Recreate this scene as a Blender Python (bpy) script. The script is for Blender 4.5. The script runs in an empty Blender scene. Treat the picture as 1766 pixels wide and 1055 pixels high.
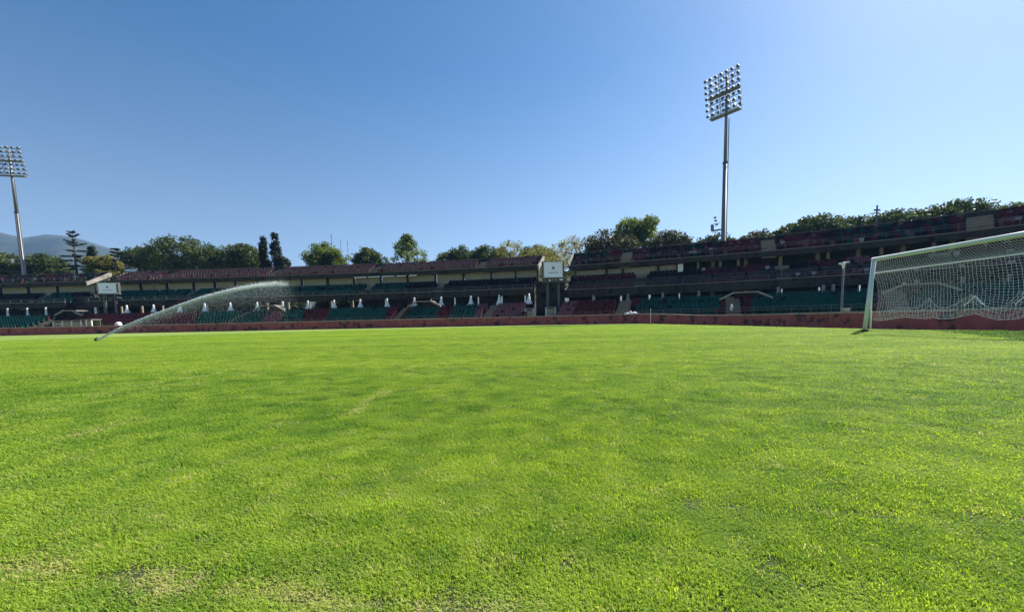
import bpy, math, random
import numpy as np
from mathutils import Vector, Matrix, Euler

random.seed(11); rng = np.random.default_rng(11)
R = math.radians
sc = bpy.context.scene
C = sc.collection

# ------------------------------------------------------------------ camera, sky, sun, exposure
PW, PH, FPX = 1766.0, 1055.0, 700.0
CAM_H, PITCH, ROLL, HOR = 0.62, R(5.0), 0.021, 553.0
PPY = HOR + FPX * math.tan(PITCH)
cam = bpy.data.cameras.new('camera'); camo = bpy.data.objects.new('camera', cam); C.objects.link(camo)
cam.sensor_width = 36.0; cam.lens = 36.0 * FPX / PW; cam.clip_start = 0.05; cam.clip_end = 20000
cam.shift_y = (PPY - PH / 2) / PW
camo.location = (0, 0, CAM_H)
CROT = Matrix.Rotation(math.pi / 2 - PITCH, 3, 'X') @ Matrix.Rotation(-ROLL, 3, 'Z')
camo.rotation_euler = CROT.to_euler()
sc.camera = camo
SUN_AZ, SUN_EL = R(50), R(42)          # azimuth clockwise from the view axis (+Y)
w = bpy.data.worlds.new('World'); sc.world = w; w.use_nodes = True
nt = w.node_tree; nt.nodes.clear()
sky = nt.nodes.new('ShaderNodeTexSky'); sky.sky_type = 'NISHITA'; sky.sun_disc = False
sky.sun_elevation = SUN_EL; sky.sun_rotation = SUN_AZ; sky.altitude = 150
sky.air_density = 1.0; sky.dust_density = 0.6; sky.ozone_density = 8.0
bg = nt.nodes.new('ShaderNodeBackground'); bg.inputs[1].default_value = 0.060
wo = nt.nodes.new('ShaderNodeOutputWorld')
hsv = nt.nodes.new('ShaderNodeHueSaturation'); tcw = nt.nodes.new('ShaderNodeTexCoord'); sxy = nt.nodes.new('ShaderNodeSeparateXYZ'); nt.links.new(tcw.outputs['Generated'], sxy.inputs[0])
mrw = nt.nodes.new('ShaderNodeMapRange'); mrw.inputs[1].default_value = 0.0; mrw.inputs[2].default_value = .5; mrw.inputs[3].default_value = .70; mrw.inputs[4].default_value = 1.10
nt.links.new(sxy.outputs[2], mrw.inputs[0]); nt.links.new(mrw.outputs[0], hsv.inputs['Saturation']); hsv.inputs['Hue'].default_value = .497
nt.links.new(sky.outputs[0], hsv.inputs['Color']); tn = nt.nodes.new('ShaderNodeMix'); tn.data_type = 'RGBA'; tn.blend_type = 'MULTIPLY'; tn.inputs[0].default_value = 1.0; tn.inputs[7].default_value = (1.07, 1.02, .93, 1)
nt.links.new(hsv.outputs[0], tn.inputs[6]); nt.links.new(tn.outputs[2], bg.inputs[0]); nt.links.new(bg.outputs[0], wo.inputs[0])
sl = bpy.data.lights.new('sun', 'SUN'); sl.energy = 5.0; sl.angle = R(0.53); sl.color = (1.0, 0.95, 0.86)
so = bpy.data.objects.new('sun', sl); C.objects.link(so)
sdir = Vector((math.sin(SUN_AZ) * math.cos(SUN_EL), math.cos(SUN_AZ) * math.cos(SUN_EL), math.sin(SUN_EL)))
so.rotation_euler = sdir.to_track_quat('Z', 'Y').to_euler(); so.location = (60, 40, 80)
vs = sc.view_settings; vs.view_transform = 'Standard'; vs.look = 'None'; vs.exposure = 1.2; vs.gamma = 1.0
vs.use_curve_mapping = False
sc.render.engine = 'CYCLES'
cy = sc.cycles; cy.use_denoising = True; cy.max_bounces = 6; cy.diffuse_bounces = 3; cy.transparent_max_bounces = 24
cy.transmission_bounces = 4; cy.volume_bounces = 0; cy.caustics_reflective = False; cy.caustics_refractive = False

# ------------------------------------------------------------------ pixel <-> world
def ray(px, py):
    v = Vector(((px - PW / 2) / FPX, -(py - PPY) / FPX, -1.0))
    return CROT @ v
def at(px, py, Y):
    d = ray(px, py); t = Y / d.y
    return Vector((d.x * t, Y, CAM_H + d.z * t))
def on_ground(px, py, z=0.0):
    d = ray(px, py); t = (z - CAM_H) / d.z
    return Vector((d.x * t, d.y * t, z))
CINV = CROT.transposed()
def proj(p):
    v = CINV @ (Vector(p) - Vector((0, 0, CAM_H)))
    return (PW / 2 + FPX * v.x / -v.z, PPY - FPX * v.y / -v.z)

# ------------------------------------------------------------------ helpers
def tag(o, label=None, cat=None, group=None, kind=None):
    if label: o['label'] = label
    if cat: o['category'] = cat
    if group: o['group'] = group
    if kind: o['kind'] = kind
    return o
def empty(name, loc, label=None, cat=None, group=None, rz=0.0):
    o = bpy.data.objects.new(name, None); C.objects.link(o); o.location = loc; o.rotation_euler = (0, 0, rz)
    o.empty_display_size = 0.3
    return tag(o, label, cat, group)
class MB:
    def __init__(s): s.v = []; s.f = []; s.m = []
    def add(s, vs_, fs, mi=0):
        n = len(s.v); s.v.extend(tuple(q) for q in vs_)
        for q in fs: s.f.append(tuple(i + n for i in q)); s.m.append(mi)
    def box(s, c, size, rot=None, mi=0):
        x, y, z = size[0] / 2, size[1] / 2, size[2] / 2
        p = [Vector((a * x, b * y, d * z)) for a in (-1, 1) for b in (-1, 1) for d in (-1, 1)]
        if rot is not None:
            M = rot if isinstance(rot, Matrix) else Euler(rot).to_matrix()
            p = [M @ q for q in p]
        c = Vector(c)
        s.add([q + c for q in p], [(0, 1, 3, 2), (4, 6, 7, 5), (0, 4, 5, 1), (2, 3, 7, 6), (0, 2, 6, 4), (1, 5, 7, 3)], mi)
    def prism(s, poly, dirv, mi=0):
        n = len(poly); d = Vector(dirv); a = [Vector(q) for q in poly]
        s.add(a + [q + d for q in a], [tuple(range(n - 1, -1, -1)), tuple(range(n, 2 * n))] +
              [(i, (i + 1) % n, n + (i + 1) % n, n + i) for i in range(n)], mi)
    def tube(s, pts, rad, n=8, mi=0, caps=True):
        pts = [Vector(p) for p in pts]
        if not hasattr(rad, '__len__'): rad = [rad] * len(pts)
        vs_ = []; up = Vector((0, 0, 1))
        for i, p in enumerate(pts):
            d = (pts[min(i + 1, len(pts) - 1)] - pts[max(i - 1, 0)])
            d = d.normalized() if d.length > 1e-9 else up
            ref = Vector((1, 0, 0)) if abs(d.z) > .9 else up
            u = d.cross(ref).normalized(); v = d.cross(u)
            for k in range(n):
                a = 2 * math.pi * k / n
                vs_.append(p + (u * math.cos(a) + v * math.sin(a)) * rad[i])
        fs = []
        for i in range(len(pts) - 1):
            for k in range(n):
                a = i * n + k; b = i * n + (k + 1) % n
                fs.append((a, b, b + n, a + n))
        if caps:
            fs.append(tuple(range(n - 1, -1, -1))); m = (len(pts) - 1) * n; fs.append(tuple(range(m, m + n)))
        s.add(vs_, fs, mi)
    def mesh(s, name, mats, smooth=False):
        me = bpy.data.meshes.new(name); me.from_pydata(s.v, [], s.f)
        if not isinstance(mats, (list, tuple)): mats = [mats]
        for m in mats: me.materials.append(m)
        if len(mats) > 1: me.polygons.foreach_set('material_index', s.m)
        if smooth: me.polygons.foreach_set('use_smooth', [True] * len(me.polygons))
        me.update(); return me
    def build(s, name, mats, parent=None, smooth=False, loc=None):
        o = bpy.data.objects.new(name, s.mesh(name, mats, smooth)); C.objects.link(o)
        if parent is not None:
            o.parent = parent; base = parent
            off = Vector((0, 0, 0))
            while base is not None: off += base.location; base = base.parent
            if loc is None: o.location = -off      # geometry given in world space, parents unrotated
            else: o.location = loc
        elif loc is not None: o.location = loc
        return o
def recenter(o, base):
    """move a world-space top-level mesh's origin to its base"""
    b = Vector(base); o.data.transform(Matrix.Translation(-b)); o.location = b; return o

# ------------------------------------------------------------------ materials
def mat(name, col, rough=.7, var=.25, scale=3.0, detail=4.0, col2=None, bump=0.0, bscale=None, metal=0.0, spec=.5, stretch=None, dirt=None):
    m = bpy.data.materials.new(name); m.use_nodes = True; n = m.node_tree; n.nodes.clear(); L = n.links.new
    out = n.nodes.new('ShaderNodeOutputMaterial'); b = n.nodes.new('ShaderNodeBsdfPrincipled'); L(b.outputs[0], out.inputs[0])
    b.inputs['Roughness'].default_value = rough; b.inputs['Metallic'].default_value = metal
    b.inputs['Specular IOR Level'].default_value = spec
    tc = n.nodes.new('ShaderNodeNewGeometry')
    mp = n.nodes.new('ShaderNodeMapping'); L(tc.outputs['Position'], mp.inputs[0])
    if stretch: mp.inputs['Scale'].default_value = stretch
    nz = n.nodes.new('ShaderNodeTexNoise'); nz.inputs['Scale'].default_value = scale; nz.inputs['Detail'].default_value = detail
    nz.inputs['Roughness'].default_value = .65; L(mp.outputs[0], nz.inputs['Vector'])
    cr = n.nodes.new('ShaderNodeValToRGB'); L(nz.outputs[0], cr.inputs[0])
    cr.color_ramp.elements[0].position = .3; cr.color_ramp.elements[1].position = .72
    c2 = col2 if col2 else tuple(min(1, c * (1 + var)) for c in col)
    cr.color_ramp.elements[0].color = (*[c * (1 - var) for c in col], 1) if not col2 else (*col, 1)
    cr.color_ramp.elements[1].color = (*c2, 1)
    csock = cr.outputs[0]
    if dirt:
        nz3 = n.nodes.new('ShaderNodeTexNoise'); nz3.inputs['Scale'].default_value = dirt[1]; nz3.inputs['Detail'].default_value = 6
        L(tc.outputs['Position'], nz3.inputs['Vector'])
        r3 = n.nodes.new('ShaderNodeMapRange'); r3.inputs[1].default_value = dirt[2]; r3.inputs[2].default_value = dirt[2] + .1
        L(nz3.outputs[0], r3.inputs[0])
        mx = n.nodes.new('ShaderNodeMix'); mx.data_type = 'RGBA'; L(r3.outputs[0], mx.inputs[0]); L(csock, mx.inputs[6])
        mx.inputs[7].default_value = (*dirt[0], 1); csock = mx.outputs[2]
    L(csock, b.inputs['Base Color'])
    if bump:
        nb = n.nodes.new('ShaderNodeTexNoise'); nb.inputs['Scale'].default_value = bscale or scale * 6; nb.inputs['Detail'].default_value = 5
        L(tc.outputs['Position'], nb.inputs['Vector'])
        bp = n.nodes.new('ShaderNodeBump'); bp.inputs['Strength'].default_value = bump; bp.inputs['Distance'].default_value = .02
        L(nb.outputs[0], bp.inputs['Height']); L(bp.outputs[0], b.inputs['Normal'])
    return m
def leafmat(name, ca, cb, trans=.35, nscale=.45, tint_attr=False, tcol=None):
    m = bpy.data.materials.new(name); m.use_nodes = True; n = m.node_tree; n.nodes.clear(); L = n.links.new
    out = n.nodes.new('ShaderNodeOutputMaterial'); d = n.nodes.new('ShaderNodeBsdfPrincipled'); d.inputs['Roughness'].default_value = .6
    d.inputs['Specular IOR Level'].default_value = .35
    t = n.nodes.new('ShaderNodeBsdfTranslucent'); mx = n.nodes.new('ShaderNodeMixShader'); mx.inputs[0].default_value = trans
    L(d.outputs[0], mx.inputs[1]); L(t.outputs[0], mx.inputs[2]); L(mx.outputs[0], out.inputs[0])
    cr = n.nodes.new('ShaderNodeValToRGB'); cr.color_ramp.elements[0].color = (*ca, 1); cr.color_ramp.elements[1].color = (*cb, 1)
    cr.color_ramp.elements[0].position = .25; cr.color_ramp.elements[1].position = .75
    if tint_attr:
        a = n.nodes.new('ShaderNodeAttribute'); a.attribute_type = 'INSTANCER'; a.attribute_name = 'tint'; L(a.outputs['Fac'], cr.inputs[0])
        cr.color_ramp.elements[0].position = .1; cr.color_ramp.elements[1].position = .8; e = cr.color_ramp.elements.new(0.0); e.color = (.045, .12, .014, 1)
        e = cr.color_ramp.elements.new(1.0); e.color = (.52, .48, .22, 1)
    else:
        g = n.nodes.new('ShaderNodeNewGeometry'); nz = n.nodes.new('ShaderNodeTexNoise'); nz.inputs['Scale'].default_value = nscale
        nz.inputs['Detail'].default_value = 6; nz.inputs['Roughness'].default_value = .75
        L(g.outputs['Position'], nz.inputs['Vector']); L(nz.outputs[0], cr.inputs[0])
    L(cr.outputs[0], d.inputs['Base Color'])
    hs = n.nodes.new('ShaderNodeHueSaturation'); hs.inputs['Hue'].default_value = .485; hs.inputs['Saturation'].default_value = 1.1; hs.inputs['Value'].default_value = 1.5
    L(cr.outputs[0], hs.inputs['Color']); L(hs.outputs[0], t.inputs['Color'])
    return m
M = {}
M['concrete'] = mat('concrete', (.27, .25, .215), .9, .25, .9, 6, bump=.3, dirt=((.13, .115, .1), .7, .6))
M['concrete_dark'] = mat('concrete_weathered_shaded', (.028, .026, .024), .92, .3, 1.4, 8, col2=(.06, .055, .048), bump=.3, dirt=((.012, .011, .010), .9, .56), stretch=(1, 1, .25))  # stained concrete, base colour darkened to carry the shade of the stands
M['beige'] = mat('beige_render', (.33, .30, .235), .85, .12, .8, 5, dirt=((.2, .18, .14), .9, .62))
M['white'] = mat('white_paint', (.85, .84, .80), .55, .06, 4, dirt=((.5, .47, .42), 2.5, .66))
M['steel'] = mat('galvanised_steel', (.22, .215, .21), .55, .15, 3, metal=.4)
M['steel_dark'] = mat('dark_steel', (.10, .105, .11), .5, .2, 3, metal=.3)
M['stair'] = mat('stair_concrete', (.26, .22, .16), .9, .2, 2, bump=.2, dirt=((.2, .18, .14), 1.8, .62))
M['wallred'] = mat('red_painted_wall', (.34, .072, .076), .75, .3, 1.3, 6, bump=.15, dirt=((.07, .02, .035), 1.5, .54))
M['coping'] = mat('coping_stone', (.40, .30, .28), .85, .2, 2, dirt=((.2, .1, .1), 2.2, .58))
M['teal'] = mat('teal_seat_plastic', (.006, .062, .052), .5, .3, .9)
M['maroon'] = mat('maroon_seat_plastic', (.075, .015, .022), .5, .25, .9)
M['faded'] = mat('faded_maroon_seat_plastic', (.115, .05, .062), .55, .15, 5.0, col2=(.175, .085, .098))
M['faded2'] = mat('weathered_seat_plastic', (.10, .060, .058), .6, .15, 5.0, col2=(.155, .098, .09))
M['navy'] = mat('dark_seat_plastic', (.009, .011, .016), .5, .3, .9)
M['whiteseat'] = mat('white_seat_plastic', (.32, .30, .30), .5, .1, .9)
M['bark'] = mat('bark', (.10, .065, .042), .95, .35, 2.5, bump=.5)
M['rock'] = mat('soil', (.10, .085, .05), .95, .3, 2)
M['terrain'] = mat('terrain', (.10, .115, .045), .95, .3, .05, 6, col2=(.17, .15, .08))
M['hill'] = mat('wooded_hill', (.008, .018, .010), .95, .3, .012, 10, col2=(.05, .062, .03))
M['black'] = mat('black_rubber', (.02, .02, .02), .7, .2, 3)
M['glass'] = mat('greenish_acrylic', (.22, .25, .15), .25, .2, .8, dirt=((.1, .12, .07), 1.2, .55))
M['goalpaint'] = mat('goal_paint', (.70, .73, .72), .35, .05, 4)
M['cord'] = mat('net_cord', (.72, .72, .70), .8, .05, 4)
M['lampglass'] = mat('lamp_glass', (.10, .11, .12), .3, .1, 2)

for k_ in ('teal', 'maroon', 'faded', 'faded2', 'navy', 'whiteseat', 'concrete_dark'):
    b_ = M[k_].node_tree.nodes['Principled BSDF']; b_.inputs['Specular IOR Level'].default_value = .12; b_.inputs['Roughness'].default_value = .7
# ------------------------------------------------------------------ terrain, pitch
def smooth(a, b, x):
    t = np.clip((x - a) / (b - a), 0, 1); return t * t * (3 - 2 * t)
def catmull(P, step=1.0):
    P = [np.array(p, float) for p in P]; out = []
    Q = [2 * P[0] - P[1]] + P + [2 * P[-1] - P[-2]]
    for i in range(1, len(Q) - 2):
        p0, p1, p2, p3 = Q[i - 1], Q[i], Q[i + 1], Q[i + 2]
        n = max(4, int(np.linalg.norm(p2 - p1) / .5))
        for k in range(n):
            t = k / n
            out.append(.5 * ((2 * p1) + (-p0 + p2) * t + (2 * p0 - 5 * p1 + 4 * p2 - p3) * t * t + (-p0 + 3 * p1 - 3 * p2 + p3) * t ** 3))
    out.append(P[-1]); out = np.array(out)
    d = np.r_[0, np.cumsum(np.linalg.norm(np.diff(out, axis=0), axis=1))]
    s = np.arange(0, d[-1], step)
    return np.c_[np.interp(s, d, out[:, 0]), np.interp(s, d, out[:, 1])]
WALL = catmull([(-160, 64), (-110, 60), (-75, 58.3), (-40, 56.6), (-10, 53.6), (4, 51), (12.5, 46.8), (17.8, 41.5), (20.2, 35), (20.2, 29), (19.8, 22), (19.7, 10), (19.7, -6)], .5)
def gz(x, y):
    x = np.asarray(x, float); y = np.asarray(y, float)
    z = -.40 * smooth(13.6, 18.6, x) * (1 - smooth(36, 52, y))
    return z
def pitch_noise(x, y):
    return .35 * (.006 * np.sin(x * 1.7 + 1.3 * np.sin(y * .9)) + .005 * np.sin(y * 2.3 + 1.1 * np.sin(x * 1.2)) + .004 * np.sin(3.1 * x + 2.7 * y))

# outer terrain
mb = MB()
xs = [-5000, -1500, -600, -250, -120, 0, 60, 120, 300, 900, 4800]; ys = [-300, -60, 0, 60, 90, 150, 300, 700, 1500, 2200]
mb.add([(x, y, -.62) for y in ys for x in xs], [(j * len(xs) + i, j * len(xs) + i + 1, (j + 1) * len(xs) + i + 1, (j + 1) * len(xs) + i) for j in range(len(ys) - 1) for i in range(len(xs) - 1)])
tag(mb.build('ground', M['terrain']), kind='structure')

def wall_x_at(y):   # right-hand limit of the pitch for a given y (end wall / corner)
    m = WALL[:, 0] > -5
    yy = WALL[m][:, 1][::-1]; xx = WALL[m][:, 0][::-1]
    return np.interp(y, yy, xx)
def wall_y_at(x):
    m = WALL[:, 1] > 40
    return np.interp(x, WALL[m][:, 0], WALL[m][:, 1])
gxs = np.unique(np.r_[np.arange(-150, -20, 2.5), np.arange(-20, -4, .5), np.arange(-4, 6, .1), np.arange(6, 22.01, .25)])
gys = np.unique(np.r_[np.arange(-12, 0, 1), np.arange(0, 5, .1), np.arange(5, 20, .5), np.arange(20, 66, 1)])
GX, GY = np.meshgrid(gxs, gys)
near = np.exp(-(GX ** 2 + GY ** 2) / 60.)
GZ = gz(GX, GY) + pitch_noise(GX, GY) * near
pv = np.c_[GX.ravel(), GY.ravel(), GZ.ravel()]
nx, ny = len(gxs), len(gys); fs = []
for j in range(ny - 1):
    for i in range(nx - 1):
        cx = (gxs[i] + gxs[i + 1]) / 2; cyy = (gys[j] + gys[j + 1]) / 2
        if cx < 14:
            if cyy > wall_y_at(cx) + .8: continue
        else:
            if cx > wall_x_at(cyy) + .5 or cyy > wall_y_at(cx) + .8: continue
        a = j * nx + i; fs.append((a, a + 1, a + nx + 1, a + nx))
mg = bpy.data.materials.new('pitch_grass'); mg.use_nodes = True; n = mg.node_tree; n.nodes.clear(); L = n.links.new
out = n.nodes.new('ShaderNodeOutputMaterial'); b = n.nodes.new('ShaderNodeBsdfPrincipled'); b.inputs['Roughness'].default_value = .8
b.inputs['Specular IOR Level'].default_value = .2
L(b.outputs[0], out.inputs[0])
g = n.nodes.new('ShaderNodeNewGeometry')
def noise(scale, stretch=(1, 1, 1), detail=5, rough=.6):
    mp = n.nodes.new('ShaderNodeMapping'); mp.inputs['Scale'].default_value = stretch; L(g.outputs['Position'], mp.inputs[0])
    q = n.nodes.new('ShaderNodeTexNoise'); q.inputs['Scale'].default_value = scale; q.inputs['Detail'].default_value = detail; q.inputs['Roughness'].default_value = rough
    L(mp.outputs[0], q.inputs['Vector']); return q.outputs[0]
def mixc(f, a, bcol, lo, hi):
    r = n.nodes.new('ShaderNodeMapRange'); r.inputs[1].default_value = lo; r.inputs[2].default_value = hi; L(f, r.inputs[0])
    m_ = n.nodes.new('ShaderNodeMix'); m_.data_type = 'RGBA'; L(r.outputs[0], m_.inputs[0])
    if isinstance(a, tuple): m_.inputs[6].default_value = (*a, 1)
    else: L(a, m_.inputs[6])
    m_.inputs[7].default_value = (*bcol, 1); return m_.outputs[2]
c = mixc(noise(28, (1, 1, 1), 8, .8), (.075, .14, .022), (.225, .30, .055), .32, .68)
c = mixc(noise(.55, (.10, 1.1, 1), 6, .7), c, (.30, .37, .08), .5, .72)
c = mixc(noise(.9, (.06, 1.6, 1), 6, .7), c, (.10, .20, .025), .56, .74)
c = mixc(noise(.16, (1, 1, 1), 4), c, (.28, .34, .07), .56, .78)
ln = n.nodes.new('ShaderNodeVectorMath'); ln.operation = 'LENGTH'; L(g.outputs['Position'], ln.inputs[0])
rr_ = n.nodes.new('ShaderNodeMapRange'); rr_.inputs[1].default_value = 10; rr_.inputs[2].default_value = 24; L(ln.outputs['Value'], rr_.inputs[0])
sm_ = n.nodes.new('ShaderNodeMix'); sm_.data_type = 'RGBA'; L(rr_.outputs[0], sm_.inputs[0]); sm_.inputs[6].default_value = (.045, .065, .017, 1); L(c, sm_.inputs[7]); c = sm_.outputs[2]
L(c, b.inputs['Base Color'])
bp = n.nodes.new('ShaderNodeBump'); bp.inputs['Strength'].default_value = .6; bp.inputs['Distance'].default_value = .03
L(noise(40, (1, 1, 1), 8, .8), bp.inputs['Height']); L(bp.outputs[0], b.inputs['Normal'])
me = bpy.data.meshes.new('pitch'); me.from_pydata(pv.tolist(), [], fs); me.materials.append(mg); me.polygons.foreach_set('use_smooth', [True] * len(fs)); me.update()
pitch = bpy.data.objects.new('pitch', me); C.objects.link(pitch); tag(pitch, kind='structure')
# faint painted lines
M['line'] = mat('worn_line_paint', (.30, .33, .17), .9, .25, 1.2, 6, col2=(.5, .52, .38))
mb = MB()
ly = 44.2
for k in range(60):
    x0 = -90 + k * 1.7; mb.add([(x0, ly - .07, .012), (x0 + 1.7, ly - .07, .012), (x0 + 1.7, ly + .07, .012), (x0, ly + .07, .012)], [(0, 1, 2, 3)])
tag(mb.build('touchline', M['line']), kind='structure')

# ------------------------------------------------------------------ grass blades (tufts instanced on points)
def tuft_mesh(name, nb, spread, h0, h1, seed, mats):
    r = random.Random(seed); mbt = MB()
    for k in range(nb):
        a = r.uniform(0, 2 * math.pi); d = spread * math.sqrt(r.random()); bx, by = d * math.cos(a), d * math.sin(a)
        h = r.uniform(h0, h1); la = r.uniform(0, 2 * math.pi); lean = r.uniform(.25, 1.25) * h; wd = r.uniform(.0009, .0018)
        dx, dy = math.cos(la), math.sin(la); px_, py_ = -dy * wd, dx * wd
        mid = Vector((bx + dx * lean * .35, by + dy * lean * .35, h * .62)); tip = Vector((bx + dx * lean, by + dy * lean, h * r.uniform(.75, 1)))
        mbt.add([(bx - px_, by - py_, -.004), (bx + px_, by + py_, -.004), (mid.x + px_ * .8, mid.y + py_ * .8, mid.z), (mid.x - px_ * .8, mid.y - py_ * .8, mid.z), tip], [(0, 1, 2, 3), (3, 2, 4)])
    return mbt.mesh(name, mats)
M['blade'] = leafmat('grass_blade', (.122, .245, .036), (.335, .455, .066), .5, tint_attr=True)
M['blade'].node_tree.nodes['Principled BSDF'].inputs['Specular IOR Level'].default_value = .12
M['blade'].node_tree.nodes['Principled BSDF'].inputs['Roughness'].default_value = .75
def worn(x, y):     # bare, straw-coloured wear lines, in ground coordinates
    v = np.zeros_like(x)
    def seg(pts, wd, amt):
        nonlocal v
        for (a, b_) in zip(pts[:-1], pts[1:]):
            ax, ay = a; dx, dy = b_[0] - ax, b_[1] - ay; l2 = dx * dx + dy * dy
            t = np.clip(((x - ax) * dx + (y - ay) * dy) / l2, 0, 1)
            d = np.hypot(x - ax - t * dx, y - ay - t * dy)
            wv = wd * (1 + .5 * np.sin(x * 17 + y * 11))
            v = np.maximum(v, amt * np.clip(1.3 - d / wv, 0, 1))
    G = lambda px, py: tuple(on_ground(px, py))[:2]
    seg([G(-60, 975), G(90, 982), G(250, 1003), G(420, 1022), G(560, 1038), G(720, 1052), G(900, 1075)], .036, 1.0)
    seg([G(597, 716), G(640, 690), G(660, 674)], .05, .75)
    seg([G(100, 757), G(170, 742), G(240, 724)], .10, .5)
    return v
def seams(x, y):    # dark turf joints
    v = np.zeros_like(x)
    G = lambda px, py: tuple(on_ground(px, py))[:2]
    for pts, wd in (([G(1170, 868), G(1290, 878)], .018), ([G(1350, 880), G(1430, 879), G(1480, 888), G(1590, 891)], .016), ([G(1690, 895), G(1790, 898)], .016),
                    ([G(1320, 846), G(1420, 848), G(1520, 850), G(1640, 851)], .012), ([G(620, 1036), G(700, 1046), G(790, 1049)], .013), ([G(200, 983), G(330, 985), G(430, 988)], .014),
                    ([G(1260, 925), G(1360, 950)], .012), ([G(1360, 1005), G(1400, 1015)], .014), ([G(880, 968), G(1000, 972)], .012)):
        for (a, b_) in zip(pts[:-1], pts[1:]):
            ax, ay = a; dx, dy = b_[0] - ax, b_[1] - ay; l2 = dx * dx + dy * dy
            t = np.clip(((x - ax) * dx + (y - ay) * dy) / l2, 0, 1)
            d = np.hypot(x - ax - t * dx, y - ay - t * dy + .012 * np.sin(x * 9)) / 1.15
            v = np.maximum(v, np.clip(1.4 - d / wd, 0, 1))
    return v
def vnoise(x, y, s, seed):
    r = np.random.default_rng(seed); T = r.random((64, 64)); X = x * s; Y = y * s
    xi = np.floor(X).astype(int); yi = np.floor(Y).astype(int); fx = X - xi; fy = Y - yi
    fx = fx * fx * (3 - 2 * fx); fy = fy * fy * (3 - 2 * fy); f = lambda i, j: T[i % 64, j % 64]
    return (f(xi, yi) * (1 - fx) + f(xi + 1, yi) * fx) * (1 - fy) + (f(xi, yi + 1) * (1 - fx) + f(xi + 1, yi + 1) * fx) * fy
pts = []
sxf = lambda r_: np.maximum(1.0, r_ / 1.6) ** .8
RG = np.geomspace(.7, 44, 400); DG = 2 * 1.05 * RG * 3000 / sxf(RG) ** 2
CG = np.r_[0, np.cumsum((DG[1:] + DG[:-1]) / 2 * np.diff(RG))]
for part_ in range(1):
    cnt = int(CG[-1]); rr = np.interp(rng.uniform(0, CG[-1], cnt), CG, RG); th = rng.uniform(-1.05, 1.05, cnt)
    sx = sxf(rr); sz = 1.0 + .008 * np.minimum(rr, 25)
    x = rr * np.sin(th); y = rr * np.cos(th)
    keep = (x < 19.2)
    wv = worn(x, y); sv = seams(x, y)
    keep &= (rng.random(cnt) > wv * .22) & (rng.random(cnt) > sv)
    x, y, wv, sv, sx, sz = x[keep], y[keep], wv[keep], sv[keep], sx[keep], sz[keep]; k = len(x)
    st = vnoise(x, y, 1.1, 1) * .14 + vnoise(x * .10, y * 2.2, 1.2, 2) * .30 + vnoise(x * .03, y * .9, 1.0, 12) * .40 + .08
    fine = vnoise(x, y, 9., 3)
    tint = np.clip(.44 + .05 * np.sign(np.sin(y * 1.15 + .25 * np.sin(x * .2))) + (st - .5) * .42 + (fine - .5) * .45 + rng.normal(0, .12, k), 0.02, .8)
    dry = rng.random(k) < (.018 + wv * .8 + .10 * np.clip(vnoise(x, y, .8, 5) - .6, 0, 1) * 2)
    tint[dry] = rng.uniform(.85, 1.0, dry.sum())
    s = sx * rng.uniform(.8, 1.25, k); hz = sz * rng.uniform(.75, 1.2, k) * (1 - .45 * wv) * (.65 + .7 * vnoise(x, y, 7., 7))
    long_ = smooth(0, 1.5, (x - (8.6 + (y - 6.8) * .7)) * .85) * (y < 17)          # uncut strip round the goal
    hz = hz * (1 + 2.6 * long_ * rng.uniform(.3, 1.2, k)); tint = np.where(long_ > .4, np.clip(tint - .5, 0, 1), tint)
    nr = np.exp(-(x ** 2 + y ** 2) / 60.)
    z = gz(x, y) + pitch_noise(x, y) * nr - .002
    pts.append(np.c_[x, y, z, s, hz, tint, rng.uniform(0, 6.283, k)])
pts = np.concatenate(pts); rng.shuffle(pts)
NV = 4
for q in range(NV):
    P = pts[q::NV]
    tm = tuft_mesh('tuft', 44, .034, .006, .017, 50 + q, M['blade'])
    tob = bpy.data.objects.new('tuft', tm)
    me = bpy.data.meshes.new('grass'); me.vertices.add(len(P)); me.vertices.foreach_set('co', np.ascontiguousarray(P[:, :3]).ravel())
    for nm, col in (('sx', 3), ('sz', 4), ('tint', 5), ('yaw', 6)):
        at_ = me.attributes.new(nm, 'FLOAT', 'POINT'); at_.data.foreach_set('value', np.ascontiguousarray(P[:, col]))
    me.materials.append(M['blade'])
    go = bpy.data.objects.new('grass', me); C.objects.link(go)
    tag(go, 'short mown green turf blades covering the pitch', 'grass', kind='stuff')
    ng = bpy.data.node_groups.new('tufts', 'GeometryNodeTree')
    ng.interface.new_socket('Geometry', in_out='INPUT', socket_type='NodeSocketGeometry'); ng.interface.new_socket('Geometry', in_out='OUTPUT', socket_type='NodeSocketGeometry')
    gi = ng.nodes.new('NodeGroupInput'); goo = ng.nodes.new('NodeGroupOutput'); ip = ng.nodes.new('GeometryNodeInstanceOnPoints')
    oi = ng.nodes.new('GeometryNodeObjectInfo'); oi.inputs[0].default_value = tob
    def att(nm):
        q_ = ng.nodes.new('GeometryNodeInputNamedAttribute'); q_.data_type = 'FLOAT'; q_.inputs['Name'].default_value = nm; return q_.outputs[0]
    cs = ng.nodes.new('ShaderNodeCombineXYZ'); ng.links.new(att('sx'), cs.inputs[0]); ng.links.new(att('sx'), cs.inputs[1]); ng.links.new(att('sz'), cs.inputs[2])
    cr_ = ng.nodes.new('ShaderNodeCombineXYZ'); ng.links.new(att('yaw'), cr_.inputs[2])
    e2r = ng.nodes.new('FunctionNodeEulerToRotation'); ng.links.new(cr_.outputs[0], e2r.inputs[0])
    ng.links.new(gi.outputs[0], ip.inputs['Points']); ng.links.new(oi.outputs['Geometry'], ip.inputs['Instance'])
    ng.links.new(e2r.outputs[0], ip.inputs['Rotation']); ng.links.new(cs.outputs[0], ip.inputs['Scale'])
    ng.links.new(ip.outputs[0], goo.inputs[0])
    md = go.modifiers.new('tufts', 'NODES'); md.node_group = ng

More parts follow.
